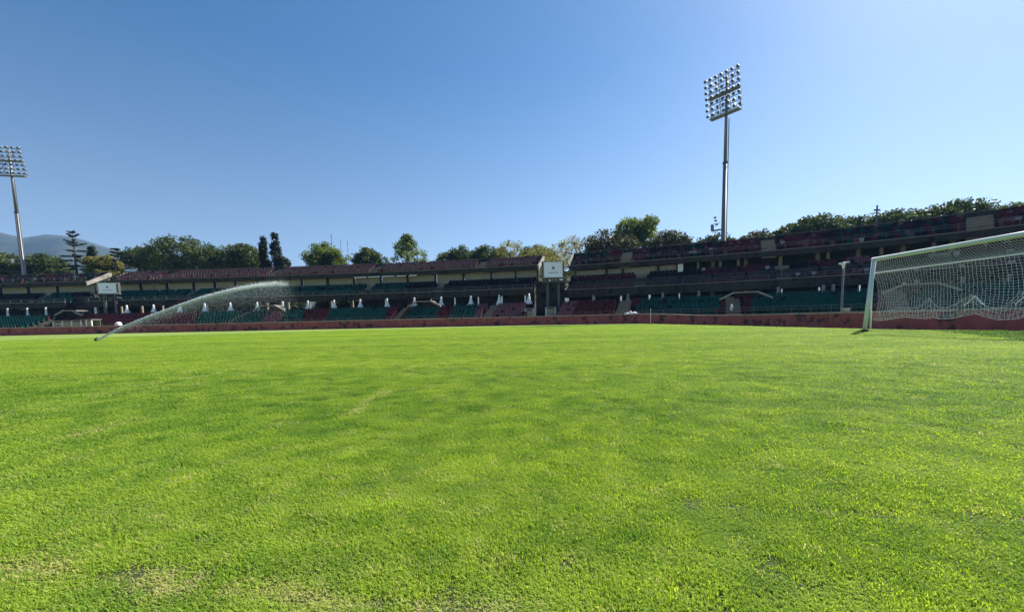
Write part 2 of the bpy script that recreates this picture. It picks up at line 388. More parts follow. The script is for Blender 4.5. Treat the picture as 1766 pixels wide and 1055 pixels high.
# ------------------------------------------------------------------ hills and haze
mb = MB()
crest = [(-900, 470), (-500, 430), (-250, 400), (-80, 397), (0, 401), (40, 410), (82, 404), (125, 408), (160, 419), (200, 431), (240, 438), (330, 452), (500, 478), (800, 488), (1200, 480), (1700, 478), (2600, 480)]
cols = []
for px in range(-500, 2201, 20):
    py = np.interp(px, [c_[0] for c_ in crest], [c_[1] for c_ in crest]); p = at(px, py, 1500.)
    cols.append(p)
rows = [(860, .02), (980, .16), (1100, .34), (1210, .55), (1330, .76), (1430, .92), (1500, 1.0), (1620, .9), (1850, .5), (2130, -.02)]
vv = []
for k, (Y, hh) in enumerate(rows):
    for i, p in enumerate(cols):
        nzv = 0 if hh < .05 or hh >= .9 else (1 if hh < .6 else .4) *  (.09 * math.sin(i * .9 + k * 2.1) + .06 * math.sin(i * 2.3 - k * 1.3))
        vv.append((p.x * Y / 1500., Y, max(-.6, p.z * (hh + nzv * hh))))
nc = len(cols)
mb.add(vv, [(k * nc + i, k * nc + i + 1, (k + 1) * nc + i + 1, (k + 1) * nc + i) for k in range(len(rows) - 1) for i in range(nc - 1)])
tag(mb.build('hills', M['hill'], smooth=True), kind='structure')
mb = MB(); mb.box((-100, 1000, 209.), (10400, 2700, 421.5))
M['haze'] = bpy.data.materials.new('haze_air'); M['haze'].use_nodes = True; n = M['haze'].node_tree; n.nodes.clear()
pvn = n.nodes.new('ShaderNodeVolumePrincipled'); pvn.inputs['Color'].default_value = (.22, .49, 1, 1); pvn.inputs['Density'].default_value = .00014; pvn.inputs['Anisotropy'].default_value = .2
oo = n.nodes.new('ShaderNodeOutputMaterial'); n.links.new(pvn.outputs[0], oo.inputs['Volume'])
hz_ = mb.build('haze', M['haze']); tag(hz_, 'thin bluish summer haze in the air over the valley', 'haze', kind='stuff')

# ------------------------------------------------------------------ perimeter wall
pw = empty('perimeter_wall', (4, 51, 0), 'low dark red painted concrete wall running right round the pitch', 'wall')
n_sec = 10
for k in range(0, len(WALL) - 1, n_sec):
    seg = WALL[k:min(k + n_sec + 1, len(WALL))]
    if len(seg) < 2: continue
    t = np.gradient(seg, axis=0); t /= np.linalg.norm(t, axis=1)[:, None]; nrm = np.c_[-t[:, 1], t[:, 0]]   # outward
    jit = random.uniform(-.012, .012)
    def strip(o0, o1, z0, z1):
        m_ = MB(); vs_ = []
        e0 = .012; n_ = len(seg)
        for i in range(n_):
            q = seg[i].copy()
            if i == 0: q = q + t[i] * e0
            if i == n_ - 1: q = q - t[i] * e0
            base = float(gz(min(q[0], 19.5), q[1]))
            for (o_, z_) in ((o0, z0), (o1, z0), (o1, z1), (o0, z1)):
                p = q + nrm[i] * (o_ + jit); vs_.append((p[0], p[1], base + z_))
        fs_ = [(3, 2, 1, 0), tuple(4 * (n_ - 1) + j for j in range(4))]
        for i in range(n_ - 1):
            for j in range(4):
                a = 4 * i + j; b_ = 4 * i + (j + 1) % 4; fs_.append((a, b_, b_ + 4, a + 4))
        m_.add(vs_, fs_); return m_
    strip(0, .22, -.3, 1.04 + jit).build('wall_section', M['wallred'], pw)
    strip(-.05, .27, 1.043 + jit, 1.14 + jit).build('coping', M['coping'], pw)

# ------------------------------------------------------------------ grandstands
RIM = catmull([(-170, 84), (-100, 79), (-41, 75.3), (-8, 71.2), (11.6, 66.2), (32, 57.5), (45, 49.5), (53.5, 41), (59, 31), (62, 20), (63, 8), (63, 0)], .5)
TT = np.gradient(RIM, axis=0); TT /= np.linalg.norm(TT, axis=1)[:, None]; NIN = np.c_[TT[:, 1], -TT[:, 0]]
def P3(i, r, z):
    i0 = int(max(0, min(len(RIM) - 2, math.floor(i)))); f = i - i0
    p = RIM[i0] * (1 - f) + RIM[i0 + 1] * f; nn = NIN[i0] * (1 - f) + NIN[i0 + 1] * f
    return Vector((p[0] + nn[0] * (15 - r), p[1] + nn[1] * (15 - r), z))
def yaw_at(i):
    i0 = int(max(0, min(len(RIM) - 1, round(i)))); return math.atan2(TT[i0][1], TT[i0][0])
_pxc = {}
def idx(px, r, z):
    key = (round(r, 2), round(z, 2))
    if key not in _pxc:
        a = []
        for i in range(len(RIM)):
            p = P3(i, r, z)
            if p.y < 3: break
            a.append(proj(p)[0])
        _pxc[key] = np.maximum.accumulate(np.array(a))
    a = _pxc[key]; return float(np.interp(px, a, np.arange(len(a))))
def sweep(mb_, prof, i0, i1, mi=0, step=2.0):
    ns = max(1, int(math.ceil((i1 - i0) / step))); n_ = len(prof); vs_ = []
    for k in range(ns + 1):
        i = i0 + (i1 - i0) * k / ns
        for (r, z) in prof: vs_.append(P3(i, r, z))
    fs_ = [tuple(range(n_ - 1, -1, -1)), tuple(ns * n_ + j for j in range(n_))]
    for k in range(ns):
        for j in range(n_):
            a = k * n_ + j; b_ = k * n_ + (j + 1) % n_; fs_.append((a, b_, b_ + n_, a + n_))
    mb_.add(vs_, fs_, mi)
def rbox(mb_, i, r, z, along, depth, height, mi=0, yaw=0, tilt=None):
    """box centred on (r, z) at curve index i; along = along the stand, depth = radial"""
    c_ = P3(i, r, z); Mx = Matrix.Rotation(yaw_at(i) + yaw, 3, 'Z')
    if tilt: Mx = Mx @ Matrix.Rotation(tilt, 3, 'X')
    mb_.box(c_, (along, depth, height), Mx, mi)

# seat prototype: x along the row, +y backwards
def seat_verts():
    m_ = MB()
    m_.box((0, 0, .40), (.43, .40, .045)); m_.box((0, .20, .60), (.43, .045, .36), (R(-10), 0, 0)); m_.box((0, .03, .19), (.30, .26, .37))
    return np.array([tuple(v) for v in m_.v]), m_.f
SV, SF = seat_verts()
SEATM = ['teal', 'maroon', 'faded', 'navy', 'whiteseat', 'faded2']
seatmesh = {}
for sm in SEATM:
    me_ = bpy.data.meshes.new('seat_' + sm); me_.from_pydata(SV.tolist(), [], SF); me_.materials.append(M[sm]); me_.update(); seatmesh[sm] = me_
LOWBLK = [(-200, 'teal'), (70, 'maroon'), (335, 'teal'), (452, 'faded'), (482, 'teal'), (515, 'maroon'), (560, 'teal'), (660, 'maroon'), (698, 'teal'), (752, 'maroon'), (775, 'teal'), (816, 'faded'), (990, 'maroon'), (1096, 'teal'), (1238, 'maroon'), (1292, 'teal'), (1505, 'faded'), (1572, 'teal'), (1790, 'maroon')]
MIDBLK = [(-200, 'navy'), (60, 'teal'), (120, 'navy'), (200, 'teal'), (700, 'navy'), (985, 'maroon'), (1112, 'navy'), (1208, 'maroon'), (1332, 'navy'), (1388, 'maroon'), (1450, 'faded'), (1495, 'maroon'), (1570, 'navy'), (1630, 'maroon')]
TOPBLK = [(-200, 'navy'), (66, 'maroon'), (88, 'navy'), (200, 'faded'), (985, 'navy'), (1040, 'maroon'), (1112, 'navy'), (1240, 'maroon'), (1420, 'navy'), (1640, 'maroon'), (1690, 'maroon')]
def seatcol(tier, px, row):
    blk = dict(lower=LOWBLK, middle=MIDBLK, top=TOPBLK)[tier]; c_ = blk[0][1]
    for x0, name in blk:
        if px >= x0 + row * 1.5: c_ = name
    q = random.random()
    if tier == 'lower':
        if q < .05: return 'navy'
        if q < .07 and c_ == 'faded': return 'maroon'
    elif tier == 'middle':
        if px > 1190 and q < .03: return 'whiteseat'
        if q < .18: return 'navy'
    else:
        if c_ == 'faded':
            if q < .10: return 'maroon'
            if q < .45: return 'faded2'
        else:
            if q < .22: return 'maroon'
            if q < .34: return 'teal' if c_ == 'navy' else 'navy'
            if q < .35: return 'whiteseat'
            if q < .44: return 'faded'
    return c_

def stair(parent, i, r0, z0, r1, z1, n_, width, name='stairway'):
    st = MB(); hr = (r1 - r0) / n_; hz2 = (z1 - z0) / n_
    for k in range(n_):
        zt = z0 + hz2 * (k + 1) + .012; rc = r0 + hr * (k + .5)
        rbox(st, i, rc, zt - .35, width, hr * .985, .7)
    return st.build(name, M['stair'], parent)

def grandstand(name, label, i0, i1, right, aisles, base_px):
    root = empty(name, P3((i0 + i1) / 2, 0, -.6), label, 'grandstand', 'stands of the stadium bowl')
    FB = 3.75 if right else 4.4                       # underside of the middle tier front
    MZ0, MZ1 = (4.45, 6.9) if right else (4.95, 7.0)
    TB = 8.05 if right else 8.5
    spec = dict(lower=(0.3, 6.0, .75, 3.0, 8), middle=(7.35, 11.6, MZ0, MZ1, 6), top=(11.0, 15.0, TB + .55, 10.75, 6))
    seats = []
    for tier, (r0, r1, z0, z1, nr) in spec.items():
        hr = (r1 - r0) / nr; hz2 = (z1 - z0) / nr
        prof = []
        for k in range(nr):
            prof += [(r0 + k * hr, z0 + k * hz2), (r0 + (k + 1) * hr, z0 + k * hz2)]
        if tier == 'lower': prof += [(r1, z1), (r1 + 3.2, z1), (r1 + 3.2, -.6), (r0, -.6)]
        elif tier == 'middle': prof += [(r1, z1), (r1 + .9, z1), (r1 + .9, z1 - .45), (r0 + .3, FB + .05), (r0, FB + .05)]
        else: prof += [(r1, z1), (r1 + .35, z1), (r1 + .35, z1 - .55), (r0 + .3, TB), (r0, TB)]
        tm = MB(); sweep(tm, prof, i0, i1)
        to = tm.build(tier + '_tier', M['concrete_dark'], root)
        # front parapet and rail
        fm = MB(); zt = z0 + (.12 if tier == 'lower' else .16)
        if tier != 'lower':
            sweep(fm, [(r0 - .16, (FB if tier == 'middle' else TB)), (r0 - .005, (FB if tier == 'middle' else TB)), (r0 - .005, z0 + (.42 if tier == 'middle' else .12)), (r0 - .16, z0 + (.42 if tier == 'middle' else .12))], i0, i1)
            fm.build('front_parapet', M['concrete_dark'], to)
            cp = MB(); zc_ = z0 + (.423 if tier == 'middle' else .123); sweep(cp, [(r0 - .2, zc_), (r0 + .03, zc_), (r0 + .03, zc_ + .07), (r0 - .2, zc_ + .07)], i0, i1); cp.build('parapet_cap', M['concrete'], to)
            rl = MB()
            for zz in (z0 + .72, z0 + .98): sweep(rl, [(r0 - .11, zz), (r0 - .06, zz), (r0 - .06, zz + .05), (r0 - .11, zz + .05)], i0, i1)
            for q in np.arange(i0 + 1, i1, 4): rbox(rl, q, r0 - .085, z0 + .70, .05, .05, .56)
            rl.build('railing', M['steel_dark'], to)
        else:
            rl = MB()
            for zz in (z0 + .45, z0 + .75): sweep(rl, [(r0 - .11, zz), (r0 - .06, zz), (r0 - .06, zz + .045), (r0 - .11, zz + .045)], i0, i1)
            for q in np.arange(i0 + 1, i1, 4): rbox(rl, q, r0 - .085, z0 + .2, .05, .05, 1.15)
            rl.build('railing', M['steel_dark'], to)
        if tier == 'top':
            rl = MB()
            sweep(rl, [(15.1, z1 + .05), (15.25, z1 + .05), (15.25, z1 + .42), (15.1, z1 + .42)], i0, i1)
            rl.build('rear_parapet', M['concrete_dark'], to)
            rl = MB()
            for zz in (z1 + .55,): sweep(rl, [(15.15, zz), (15.20, zz), (15.20, zz + .045), (15.15, zz + .045)], i0, i1)
            for q in np.arange(i0 + 1, i1, 5): rbox(rl, q, 15.175, z1 + .5, .05, .05, .18)
            rl.build('railing', M['steel_dark'], to)
        ai = []
        for px, wd in aisles[tier]:
            i = idx(px, (r0 + r1) / 2, (z0 + z1) / 2)
            if not (i0 < i < i1): continue
            ai.append((i, wd)); stair(to, i, r0, z0 - hz2 * .5, r1 + .1, z1 - hz2 * .2, nr * 2, wd)
        for k in range(nr - 1 if tier == 'lower' else nr):
            rc = r0 + (k + .58) * hr; zb = z0 + k * hz2; i = i0 + .8
            while i < i1 - .8:
                p = P3(i, rc, zb); p2 = P3(i + 1, rc, zb); ds = (p2 - p).length
                if all(abs(i - a) * ds > wd / 2 + .28 for a, wd in ai) and random.random() > .02:
                    px_, py_ = proj(p)
                    seats.append((p, yaw_at(i), seatcol(tier, px_, k), tier, p.length, px_, to))
                i += .52 / max(ds, .2)
    vis = sorted([q for q in seats if -5 < q[5] < 1771], key=lambda q: q[4])
    pick = set(id(q) for q in vis[:300])
    for tier in spec:
        grp = [q for q in seats if q[3] == tier and id(q) not in pick]
        if grp:
            nS = len(grp); V = np.zeros((nS, len(SV), 3))
            for k, q in enumerate(grp):
                c_, s_ = math.cos(q[1]), math.sin(q[1])
                V[k, :, 0] = q[0].x + SV[:, 0] * c_ - SV[:, 1] * s_; V[k, :, 1] = q[0].y + SV[:, 0] * s_ + SV[:, 1] * c_; V[k, :, 2] = q[0].z + SV[:, 2]
            F = np.array(SF)[None] + (np.arange(nS) * len(SV))[:, None, None]
            me_ = bpy.data.meshes.new('seat_rows'); me_.from_pydata(V.reshape(-1, 3).tolist(), [], F.reshape(-1, 4).tolist())
            for sm in SEATM: me_.materials.append(M[sm])
            me_.polygons.foreach_set('material_index', np.repeat([SEATM.index(q[2]) for q in grp], len(SF))); me_.update()
            o_ = bpy.data.objects.new('seat_rows', me_); C.objects.link(o_); o_.parent = grp[0][6]; o_['kind'] = 'stuff'
    for q in vis[:300]:
        o_ = bpy.data.objects.new('seat', seatmesh[q[2]]); C.objects.link(o_); o_.parent = q[6]; o_.location = q[0]; o_.rotation_euler = (0, 0, q[1])
    return root, spec, FB, TB, MZ1

AIS = dict(lower=[(118, 1.1), (410, 1.1), (690, 1.1), (845, 1.3), (1075, 1.6), (1264, 1.5), (1545, 1.6), (1900, 1.6)],
           middle=[(62, 1.1), (320, 1.1), (630, 1.2), (757, 1.3), (1104, 1.5), (1350, 1.5), (1622, 1.6), (1900, 1.5)],
           top=[(58, 1.3), (284, 1.3), (472, 1.2), (650, 1.2), (832, 1.4), (1080, 1.5), (1325, 1.6), (1690, 1.9), (1950, 1.6)])
iL0 = idx(-190, 13, 9.5); iL1 = idx(170, 13, 9.5); iF0 = idx(203, 13, 9.5); iF1 = idx(932, 13, 9.5); iR0 = idx(986, 13, 9.5); iR1 = len(RIM) - 6
gL = grandstand('grandstand', 'curved three-tier stand at far left below the mountain, mostly dark seats', iL0, iL1, False, AIS, 60)
gF = grandstand('grandstand', 'long far stand with faded purple top tier between the two scoreboards', iF0, iF1, False, AIS, 600)
gR = grandstand('grandstand', 'curved stand in shade on the right behind the goal, dark red seats', iR0, iR1, True, AIS, 1300)

def column(root, i, r, z0, z1, w0, w1, m_, name='column', flare=None):
    cm = MB(); b_ = P3(i, r, z0); t_ = P3(i, r, z1)
    h = z1 - z0
    if flare: cm.tube([b_, b_ + Vector((0, 0, h * .12)), b_ + Vector((0, 0, h * .45)), b_ + Vector((0, 0, h * .75)), t_], [flare, flare * .9, flare * .48, w0, w1], 12)
    else: cm.tube([b_, t_], [w0, w1], 10)
    return cm.build(name, m_, root, smooth=bool(flare))
def rear(root, i0, i1, FB, TB, MZ1, right, openings):
    # back wall of the lower concourse, in bays with openings
    bays = np.arange(i0 + .5, i1 - .5, 8.0)
    for k, a in enumerate(bays):
        b_ = min(a + 7.4, i1 - .2); mid_px = proj(P3((a + b_) / 2, 9.0, 3.6))[0]
        if any(x0 < mid_px < x1 for x0, x1 in openings): continue
        wm = MB(); sweep(wm, [(9.0, 3.0), (9.25, 3.0), (9.25, 6.2), (9.0, 5.9)], a, b_); wm.build('rear_wall', M['concrete_dark'], root)
    for k, a in enumerate(bays):   # rear columns all the way up
        column(root, a - .1, 12.9, -.6, TB + .3, .24, .24, M['concrete'])
        rb = MB(); poly = [P3(a - .1, 7.6, FB + .05), P3(a - .1, 12.9, MZ1 - .45), P3(a - .1, 12.9, MZ1 - 1.1), P3(a - .1, 8.6, FB + .02)]
        t_ = TT[int(a)]; rb.prism([q - Vector((t_[0], t_[1], 0)) * .15 for q in poly], Vector((t_[0], t_[1], 0)) * .3)
        rb.build('raker_beam', M['concrete_dark'], root)
rear(gL[0], iL0, iL1, *gL[2:5], False, [(0, 12), (150, 175)])
rear(gF[0], iF0, iF1, *gF[2:5], False, [(425, 530), (560, 625), (215, 300)])
rear(gR[0], iR0, iR1, *gR[2:5], True, [])
M['skyblock'] = mat('dark_green_backing', (.012, .022, .014), .9, .4, .8)  # added dark green sheets block the bright sky behind the right stand
for a in np.arange(iR0 + .5, iR1 - 8, 8.0):
    q = MB(); sweep(q, [(13.6, 6.2), (13.7, 6.2), (13.7, 9.0), (13.6, 9.0)], a + .3, a + 7.7); q.build('rear_sky_blocker', M['skyblock'], gR[0])
# flared concourse columns: white carries sunlight at left and far, grey carries shade
for px in (14, 48, 80, 141, 155):
    i = idx(px, 6.25, 3.4)
    if iL0 < i < iL1: column(gL[0], i, 6.25, 3.0, 4.5, .13, .13, M['white'], flare=.26)
for px in (222, 268, 313, 356, 400, 446, 490, 533, 578, 623, 669, 716, 762, 813, 862, 913):
    i = idx(px, 6.25, 3.4)
    if iF0 < i < iF1: column(gF[0], i, 6.0, 3.0, 4.5, .15, .12, M['white'], flare=.55)
for px in (1023, 1083, 1143, 1205, 1342, 1420, 1437, 1500, 1580, 1660, 1740):
    i = idx(px, 6.25, 3.4)
    if iR0 < i < iR1: column(gR[0], i, 6.25, 3.0, 3.9, .17, .15, M['concrete'], flare=.34)
for px in (1204, 1242, 1273, 1346, 1428, 1520, 1610, 1700):
    i = idx(px, 12.2, 7.5)
    if iR0 < i < iR1: column(gR[0], i, 12.2, 6.9, 8.2, .17, .17, M['beige'])
# beige infill panels below the top tier
def panels(root, pxs, r, z0, z1, m_):
    for x0, x1 in zip(pxs[:-1], pxs[1:]):
        a, b_ = idx(x0 + 2, r, z0), idx(x1 - 2, r, z0)
        pm = MB(); sweep(pm, [(r, z0), (r + .15, z0), (r + .15, z1), (r, z1)], a, b_); pm.build('wall_panel', m_, root)
        pr = MB(); rbox(pr, idx(x1, r, z0), r - .12, (z0 + z1) / 2, .28, .3, z1 - z0 + .1); pr.build('pier', M['concrete_dark'], root)
panels(gL[0], [-150, -100, -50, 4, 52, 102, 168], 11.9, 7.0, 8.62, M['beige'])
panels(gF[0], [205, 245, 290, 336, 372, 408, 445, 480, 522, 566, 612, 658, 704, 752, 800, 848, 890, 928], 11.9, 7.0, 8.62, M['beige'])
panels(gR[0], [992, 1046, 1074, 1135, 1168], 11.7, 6.75, 8.0, M['beige'])
pm = MB(); sweep(pm, [(11.35, 6.95), (11.5, 6.95), (11.5, 8.0), (11.35, 8.0)], idx(1169, 11.4, 7.5), idx(1178, 11.4, 7.5)); pm.build('white_panel', M['white'], gR[0])
for x0, x1 in ((611, 632), (635, 655), (659, 680), (684, 700), (706, 719)):
    q = MB(); sweep(q, [(10.62, 8.36), (10.72, 8.36), (10.72, 8.5), (10.62, 8.5)], idx(x0, 10.7, 8.4), idx(x1, 10.7, 8.4)); q.build('white_trim', M['white'], gF[0])
# side end beams where the stands break off
for (root, i, s_) in ((gL[0], iL1, 1), (gF[0], iF0, -1), (gF[0], iF1, 1), (gR[0], iR0, -1)):
    em = MB(); t_ = Vector((TT[int(i)][0], TT[int(i)][1], 0)) * s_
    poly = [P3(i, 10.8, 8.45), P3(i, 15.3, 10.55), P3(i, 15.3, 11.1), P3(i, 14.9, 11.15), P3(i, 10.8, 9.1)]
    em.prism([q + t_ * .02 for q in poly], t_ * .2); em.build('end_beam', M['concrete'], root)
# entrance portals with splayed concrete hoods
def portal(root, px, FB, wd):
    i = idx(px, 4.5, 3.2); ty = Vector((TT[int(i)][0], TT[int(i)][1], 0)); nin = Vector((NIN[int(i)][0], NIN[int(i)][1], 0))
    o_ = MB(); c_ = P3(i, 4.6, FB - .75)
    o_.prism([c_ - ty * wd * .5 + nin * 1.2, c_ + ty * wd * .5 + nin * 1.2, c_ + ty * wd * .5 - nin * 1.6, c_ - ty * wd * .5 - nin * 1.6], (0, 0, .16))
    h = o_.build('portal_hood', M['concrete'], root)
    for s_ in (-1, 1):
        b_ = MB(); a0 = c_ + ty * s_ * wd * .5 + Vector((0, 0, .08)) + nin * 1.1; a1 = a0 + ty * s_ * 1.5 - Vector((0, 0, .75))
        d = (a1 - a0); pn = Vector((0, 0, .11))
        b_.prism([a0 - pn, a0 + pn, a1 + pn, a1 - pn], -nin * .25); b_.build('splayed_wing', M['beige'], root)
    d_ = MB(); rbox(d_, i, 5.2, FB - 1.3, wd * .9, .1, 1.0); d_.build('portal_dark', M['black'], root)  # black slab standing in for the dark portal opening
portal(gF[0], 470, 4.4, 2.2); portal(gF[0], 735, 4.4, 2.2); portal(gR[0], 1285, 4.0, 2.4); portal(gR[0], 1585, 4.0, 2.4); portal(gL[0], 128, 4.4, 1.6)

# ------------------------------------------------------------------ scoreboards
M['screen'] = bpy.data.materials.new('scoreboard_screen'); M['screen'].use_nodes = True
bb = M['screen'].node_tree.nodes['Principled BSDF']; bb.inputs['Base Color'].default_value = (.60, .68, .74, 1); bb.inputs['Roughness'].default_value = .4
bb.inputs['Emission Color'].default_value = (.66, .78, .86, 1); bb.inputs['Emission Strength'].default_value = .05
M['mark'] = mat('blue_grey_print', (.17, .26, .34), .6, .1, 3)
def scoreboard(px0, px1, py0, py1, Y, label, yaw, legs):
    c_ = at((px0 + px1) / 2, (py0 + py1) / 2, Y); W = (px1 - px0) * Y / FPX; H = (py1 - py0) * Y / FPX
    root = empty('scoreboard', (c_.x, c_.y, -.6), label, 'scoreboard', 'scoreboards', rz=yaw); zc = c_.z + .6
    def part(nm, boxes, m_):
        q = MB()
        for b_ in boxes: q.box(*b_)
        o_ = q.build(nm, m_, root, loc=(0, 0, 0)); return o_
    part('cabinet', [((0, .35, zc), (W + .6, .6, H + .4))], M['steel_dark'])
    part('screen', [((0, .03, zc), (W, .06, H))], M['screen'])
    t = .05
    part('frame', [((0, 0, zc + H / 2 + t), (W + .4, .1, t * 1.6)), ((0, 0, zc - H / 2 - t), (W + .4, .1, t * 1.6)), ((-W / 2 - t, 0, zc), (t * 1.6, .1, H + .02)), ((W / 2 + t, 0, zc), (t * 1.6, .1, H + .02))], M['white'])
    q = MB(); q.tube([(0, -.012, zc + H * .12), (0, -.03, zc + H * .12)], H * .11, 16); q.box((0, -.02, zc - H * .2), (W * .55, .02, H * .05)); q.build('printed_mark', M['mark'], root, loc=(0, 0, 0))
    for x in (-W * .32, W * .32): part('post', [((x, .4, zc / 2 - H * .25), (.3, .3, zc - H * .5))], M['steel_dark'])
    part('service_gantry', [((0, .1, zc - H / 2 - .75), (W + .6, 1.1, .12)), ((0, -.42, zc - H / 2 - .35), (W + .6, .05, .05))], M['steel_dark'])
    return root
scoreboard(939, 969, 453, 477, 58.0, 'pale scoreboard screen on posts in the gap right of the purple stand', 0.05, 2)
scoreboard(173, 197, 489, 505, 68.0, 'small pale scoreboard screen at the left end of the purple stand', .25, 2)

# ------------------------------------------------------------------ gates, dugouts and small things behind the wall
def shelter(px0, px1, pyt, pyb, Y, label, posts, thick=1.3):
    a = at(px0, pyb, Y); b_ = at(px1, pyb, Y); W = (b_ - a).length; zt = at((px0 + px1) / 2, pyt, Y).z; c_ = (a + b_) / 2
    root = empty('dugout', (c_.x, c_.y, -.6), label, 'dugout', 'glazed shelters behind the wall'); H = zt + .6
    q = MB(); q.box((0, thick / 2, H), (W + .3, thick + .2, .12)); q.build('roof', M['steel'], root, loc=(0, 0, 0))
    q = MB(); q.box((0, thick, H / 2 - .05), (W, .06, H - .1)); q.build('back_panel', M['glass'], root, loc=(0, 0, 0))
    for k in range(posts):
        x = -W / 2 + W * k / (posts - 1)
        q = MB(); q.box((x, 0, H / 2 - .05), (.14, .12, H - .02)); q.build('post', M['white'], root, loc=(0, 0, 0))
        if k < posts - 1:
            q = MB(); q.box((x + W / (posts - 1) / 2, .02, H / 2 - .05), (W / (posts - 1) - .2, .03, H - .3)); q.build('pane', M['glass'], root, loc=(0, 0, 0))
shelter(94, 142, 553, 574, 60.5, 'greenish glazed dugout behind the wall under the far left stand', 4)
shelter(143, 160, 551, 574, 60.6, 'narrow white framed gate shelter next to the left dugout', 3)
shelter(893, 920, 532, 556, 57.2, 'greenish glazed gate booth left of the scoreboard posts', 3)
shelter(942, 958, 530, 556, 56.6, 'pale framed booth under the big scoreboard', 2)
# concrete back wall closing the gaps between stands
def gapwall(i0, i1, label):
    m_ = MB(); sweep(m_, [(8.4, -.6), (8.7, -.6), (8.7, 6.4), (8.4, 6.4)], i0 + .6, i1 - .6)
    o_ = m_.build('gap_wall', M['concrete_dark']); recenter(o_, P3((i0 + i1) / 2, 8.5, -.6)); tag(o_, label, 'wall')
gapwall(iL1, iF0, 'dark concrete wall in the gap behind the small scoreboard'); gapwall(iF1, iR0, 'dark concrete wall in the gap behind the big scoreboard')
def bag(px, py, Y, w_, h_, name, label, cat, seed):
    r = random.Random(seed); c_ = at(px, py, Y); q = MB(); rings = 7; seg = 12; vs_ = []
    for a in range(rings + 1):
        t_ = a / rings; rad = math.sin(math.pi * (t_ * .86 + .12)) ** .7
        for k in range(seg):
            an = 2 * math.pi * k / seg; j = r.uniform(.78, 1.15)
            vs_.append((math.cos(an) * w_ / 2 * rad * j, math.sin(an) * w_ * .35 * rad * j, h_ * t_ * r.uniform(.92, 1.05)))
    fs_ = [(a * seg + k, a * seg + (k + 1) % seg, (a + 1) * seg + (k + 1) % seg, (a + 1) * seg + k) for a in range(rings) for k in range(seg)]
    fs_ += [tuple(range(seg - 1, -1, -1)), tuple(rings * seg + k for k in range(seg))]
    q.add(vs_, fs_); o_ = q.build(name, M['white'], smooth=True, loc=c_); tag(o_, label, cat)
def wall_top_at(px):
    a = [proj((p[0], p[1], 1))[0] for p in WALL if p[1] > 3]; k = int(np.interp(px, a, np.arange(len(a)))); p = WALL[k]
    return p, float(gz(min(p[0], 19.5), p[1])) + 1.14
def wall_thing(px, w_, h_, name, label, cat, seed):
    p, z = wall_top_at(px); u = Vector((p[0], p[1], 0)).normalized() * .11
    bag(px, 500, p[1], w_, h_, name, label, cat, seed); o_ = C.objects[-1]; o_.location = (p[0] + u.x, p[1] + u.y, z - .01)
p, z = wall_top_at(1090); rc_ = random.Random(21); q = MB(); NXc, NYc = 15, 6; vs_ = []
for j in range(NYc):
    for i in range(NXc):
        u_, v_ = i / (NXc - 1) * 2 - 1, j / (NYc - 1) * 2 - 1
        prof_ = (.30 * math.exp(-((u_ + .15) / .22) ** 2) + .17 * math.exp(-((u_ - .5) / .3) ** 2) + .12 * math.exp(-((u_ + .7) / .2) ** 2)) * (1 - v_ * v_)
        vs_.append((u_ * .75 + rc_.uniform(-.03, .03), v_ * .2 + rc_.uniform(-.02, .02), (prof_ * rc_.uniform(.75, 1.2) + .02) if abs(v_) < .9 else -.12 * rc_.random() - .02))
q.add(vs_, [(j * NXc + i, j * NXc + i + 1, (j + 1) * NXc + i + 1, (j + 1) * NXc + i) for j in range(NYc - 1) for i in range(NXc - 1)])
u = Vector((p[0], p[1], 0)).normalized() * .11; o_ = q.build('cloth_bundle', M['white'], loc=(p[0] + u.x, p[1] + u.y, z + .015)); tag(o_, 'crumpled white cloth lying over the wall left of the corner flag', 'cloth')
p, z = wall_top_at(1461); u = Vector((p[0], p[1], 0)).normalized() * .11
root = empty('junction_box', (p[0] + u.x, p[1] + u.y, z - .01), 'small pale junction box on the wall by the lamp post', 'box')
q = MB(); q.box((0, 0, .09), (.3, .2, .18)); q.build('casing', M['beige'], root, loc=(0, 0, 0)); q = MB(); q.box((0, 0, .195), (.34, .24, .03)); q.build('lid', M['white'], root, loc=(0, 0, 0))
p, z = wall_top_at(197)
root = empty('plastic_barrel', (p[0] - .3, p[1] + 1.2, 0), 'white plastic barrel behind the wall left of the water jet', 'barrel')
q = MB(); q.tube([(0, 0, 0), (0, 0, .1), (0, 0, .5), (0, 0, .55), (0, 0, 1.2), (0, 0, 1.5), (0, 0, 1.62)], [.3, .36, .38, .40, .38, .34, .2], 14); q.build('drum', M['white'], root, loc=(0, 0, 0), smooth=True)
q = MB(); q.tube([(0, 0, 1.61), (0, 0, 1.7)], .14, 12); q.build('cap', M['black'], root, loc=(0, 0, 0))
i = idx(1261, 2.2, 1.5); p = P3(i, 1.6, 1.2)
bag(1261, 500, 40, .36, .8, 'white_sack', 'upright white sack standing at the foot of the portal stairs', 'sack', 12); C.objects[-1].location = p

# lamp post between the wall and the right-hand stand
Y = 30.; b_ = at(1452, 545, Y); tp = at(1455, 455, Y); root = empty('lamp_post', (tp.x, tp.y, -.6), 'grey lamp post with white twin head in front of the teal seats', 'lamp post')
q = MB(); q.tube([(0, 0, 0), (0, 0, .1), (0, 0, tp.z + .6)], [.11, .085, .06], 10); q.build('pole', M['steel'], root, loc=(0, 0, 0), smooth=True)
zt = tp.z + .6
q = MB(); q.tube([(0, 0, zt - .35), (0, 0, zt)], [.06, .13], 10); q.build('socket', M['white'], root, loc=(0, 0, 0), smooth=True)
for s_, ti in ((-1, -.25), (1, .12)):
    q = MB(); q.box((s_ * .16 + .03, 0, zt + .06 + .05 * s_), (.30, .24, .10), (0, -ti, 0)); q.build('lamp_head', M['white'], root, loc=(0, 0, 0))

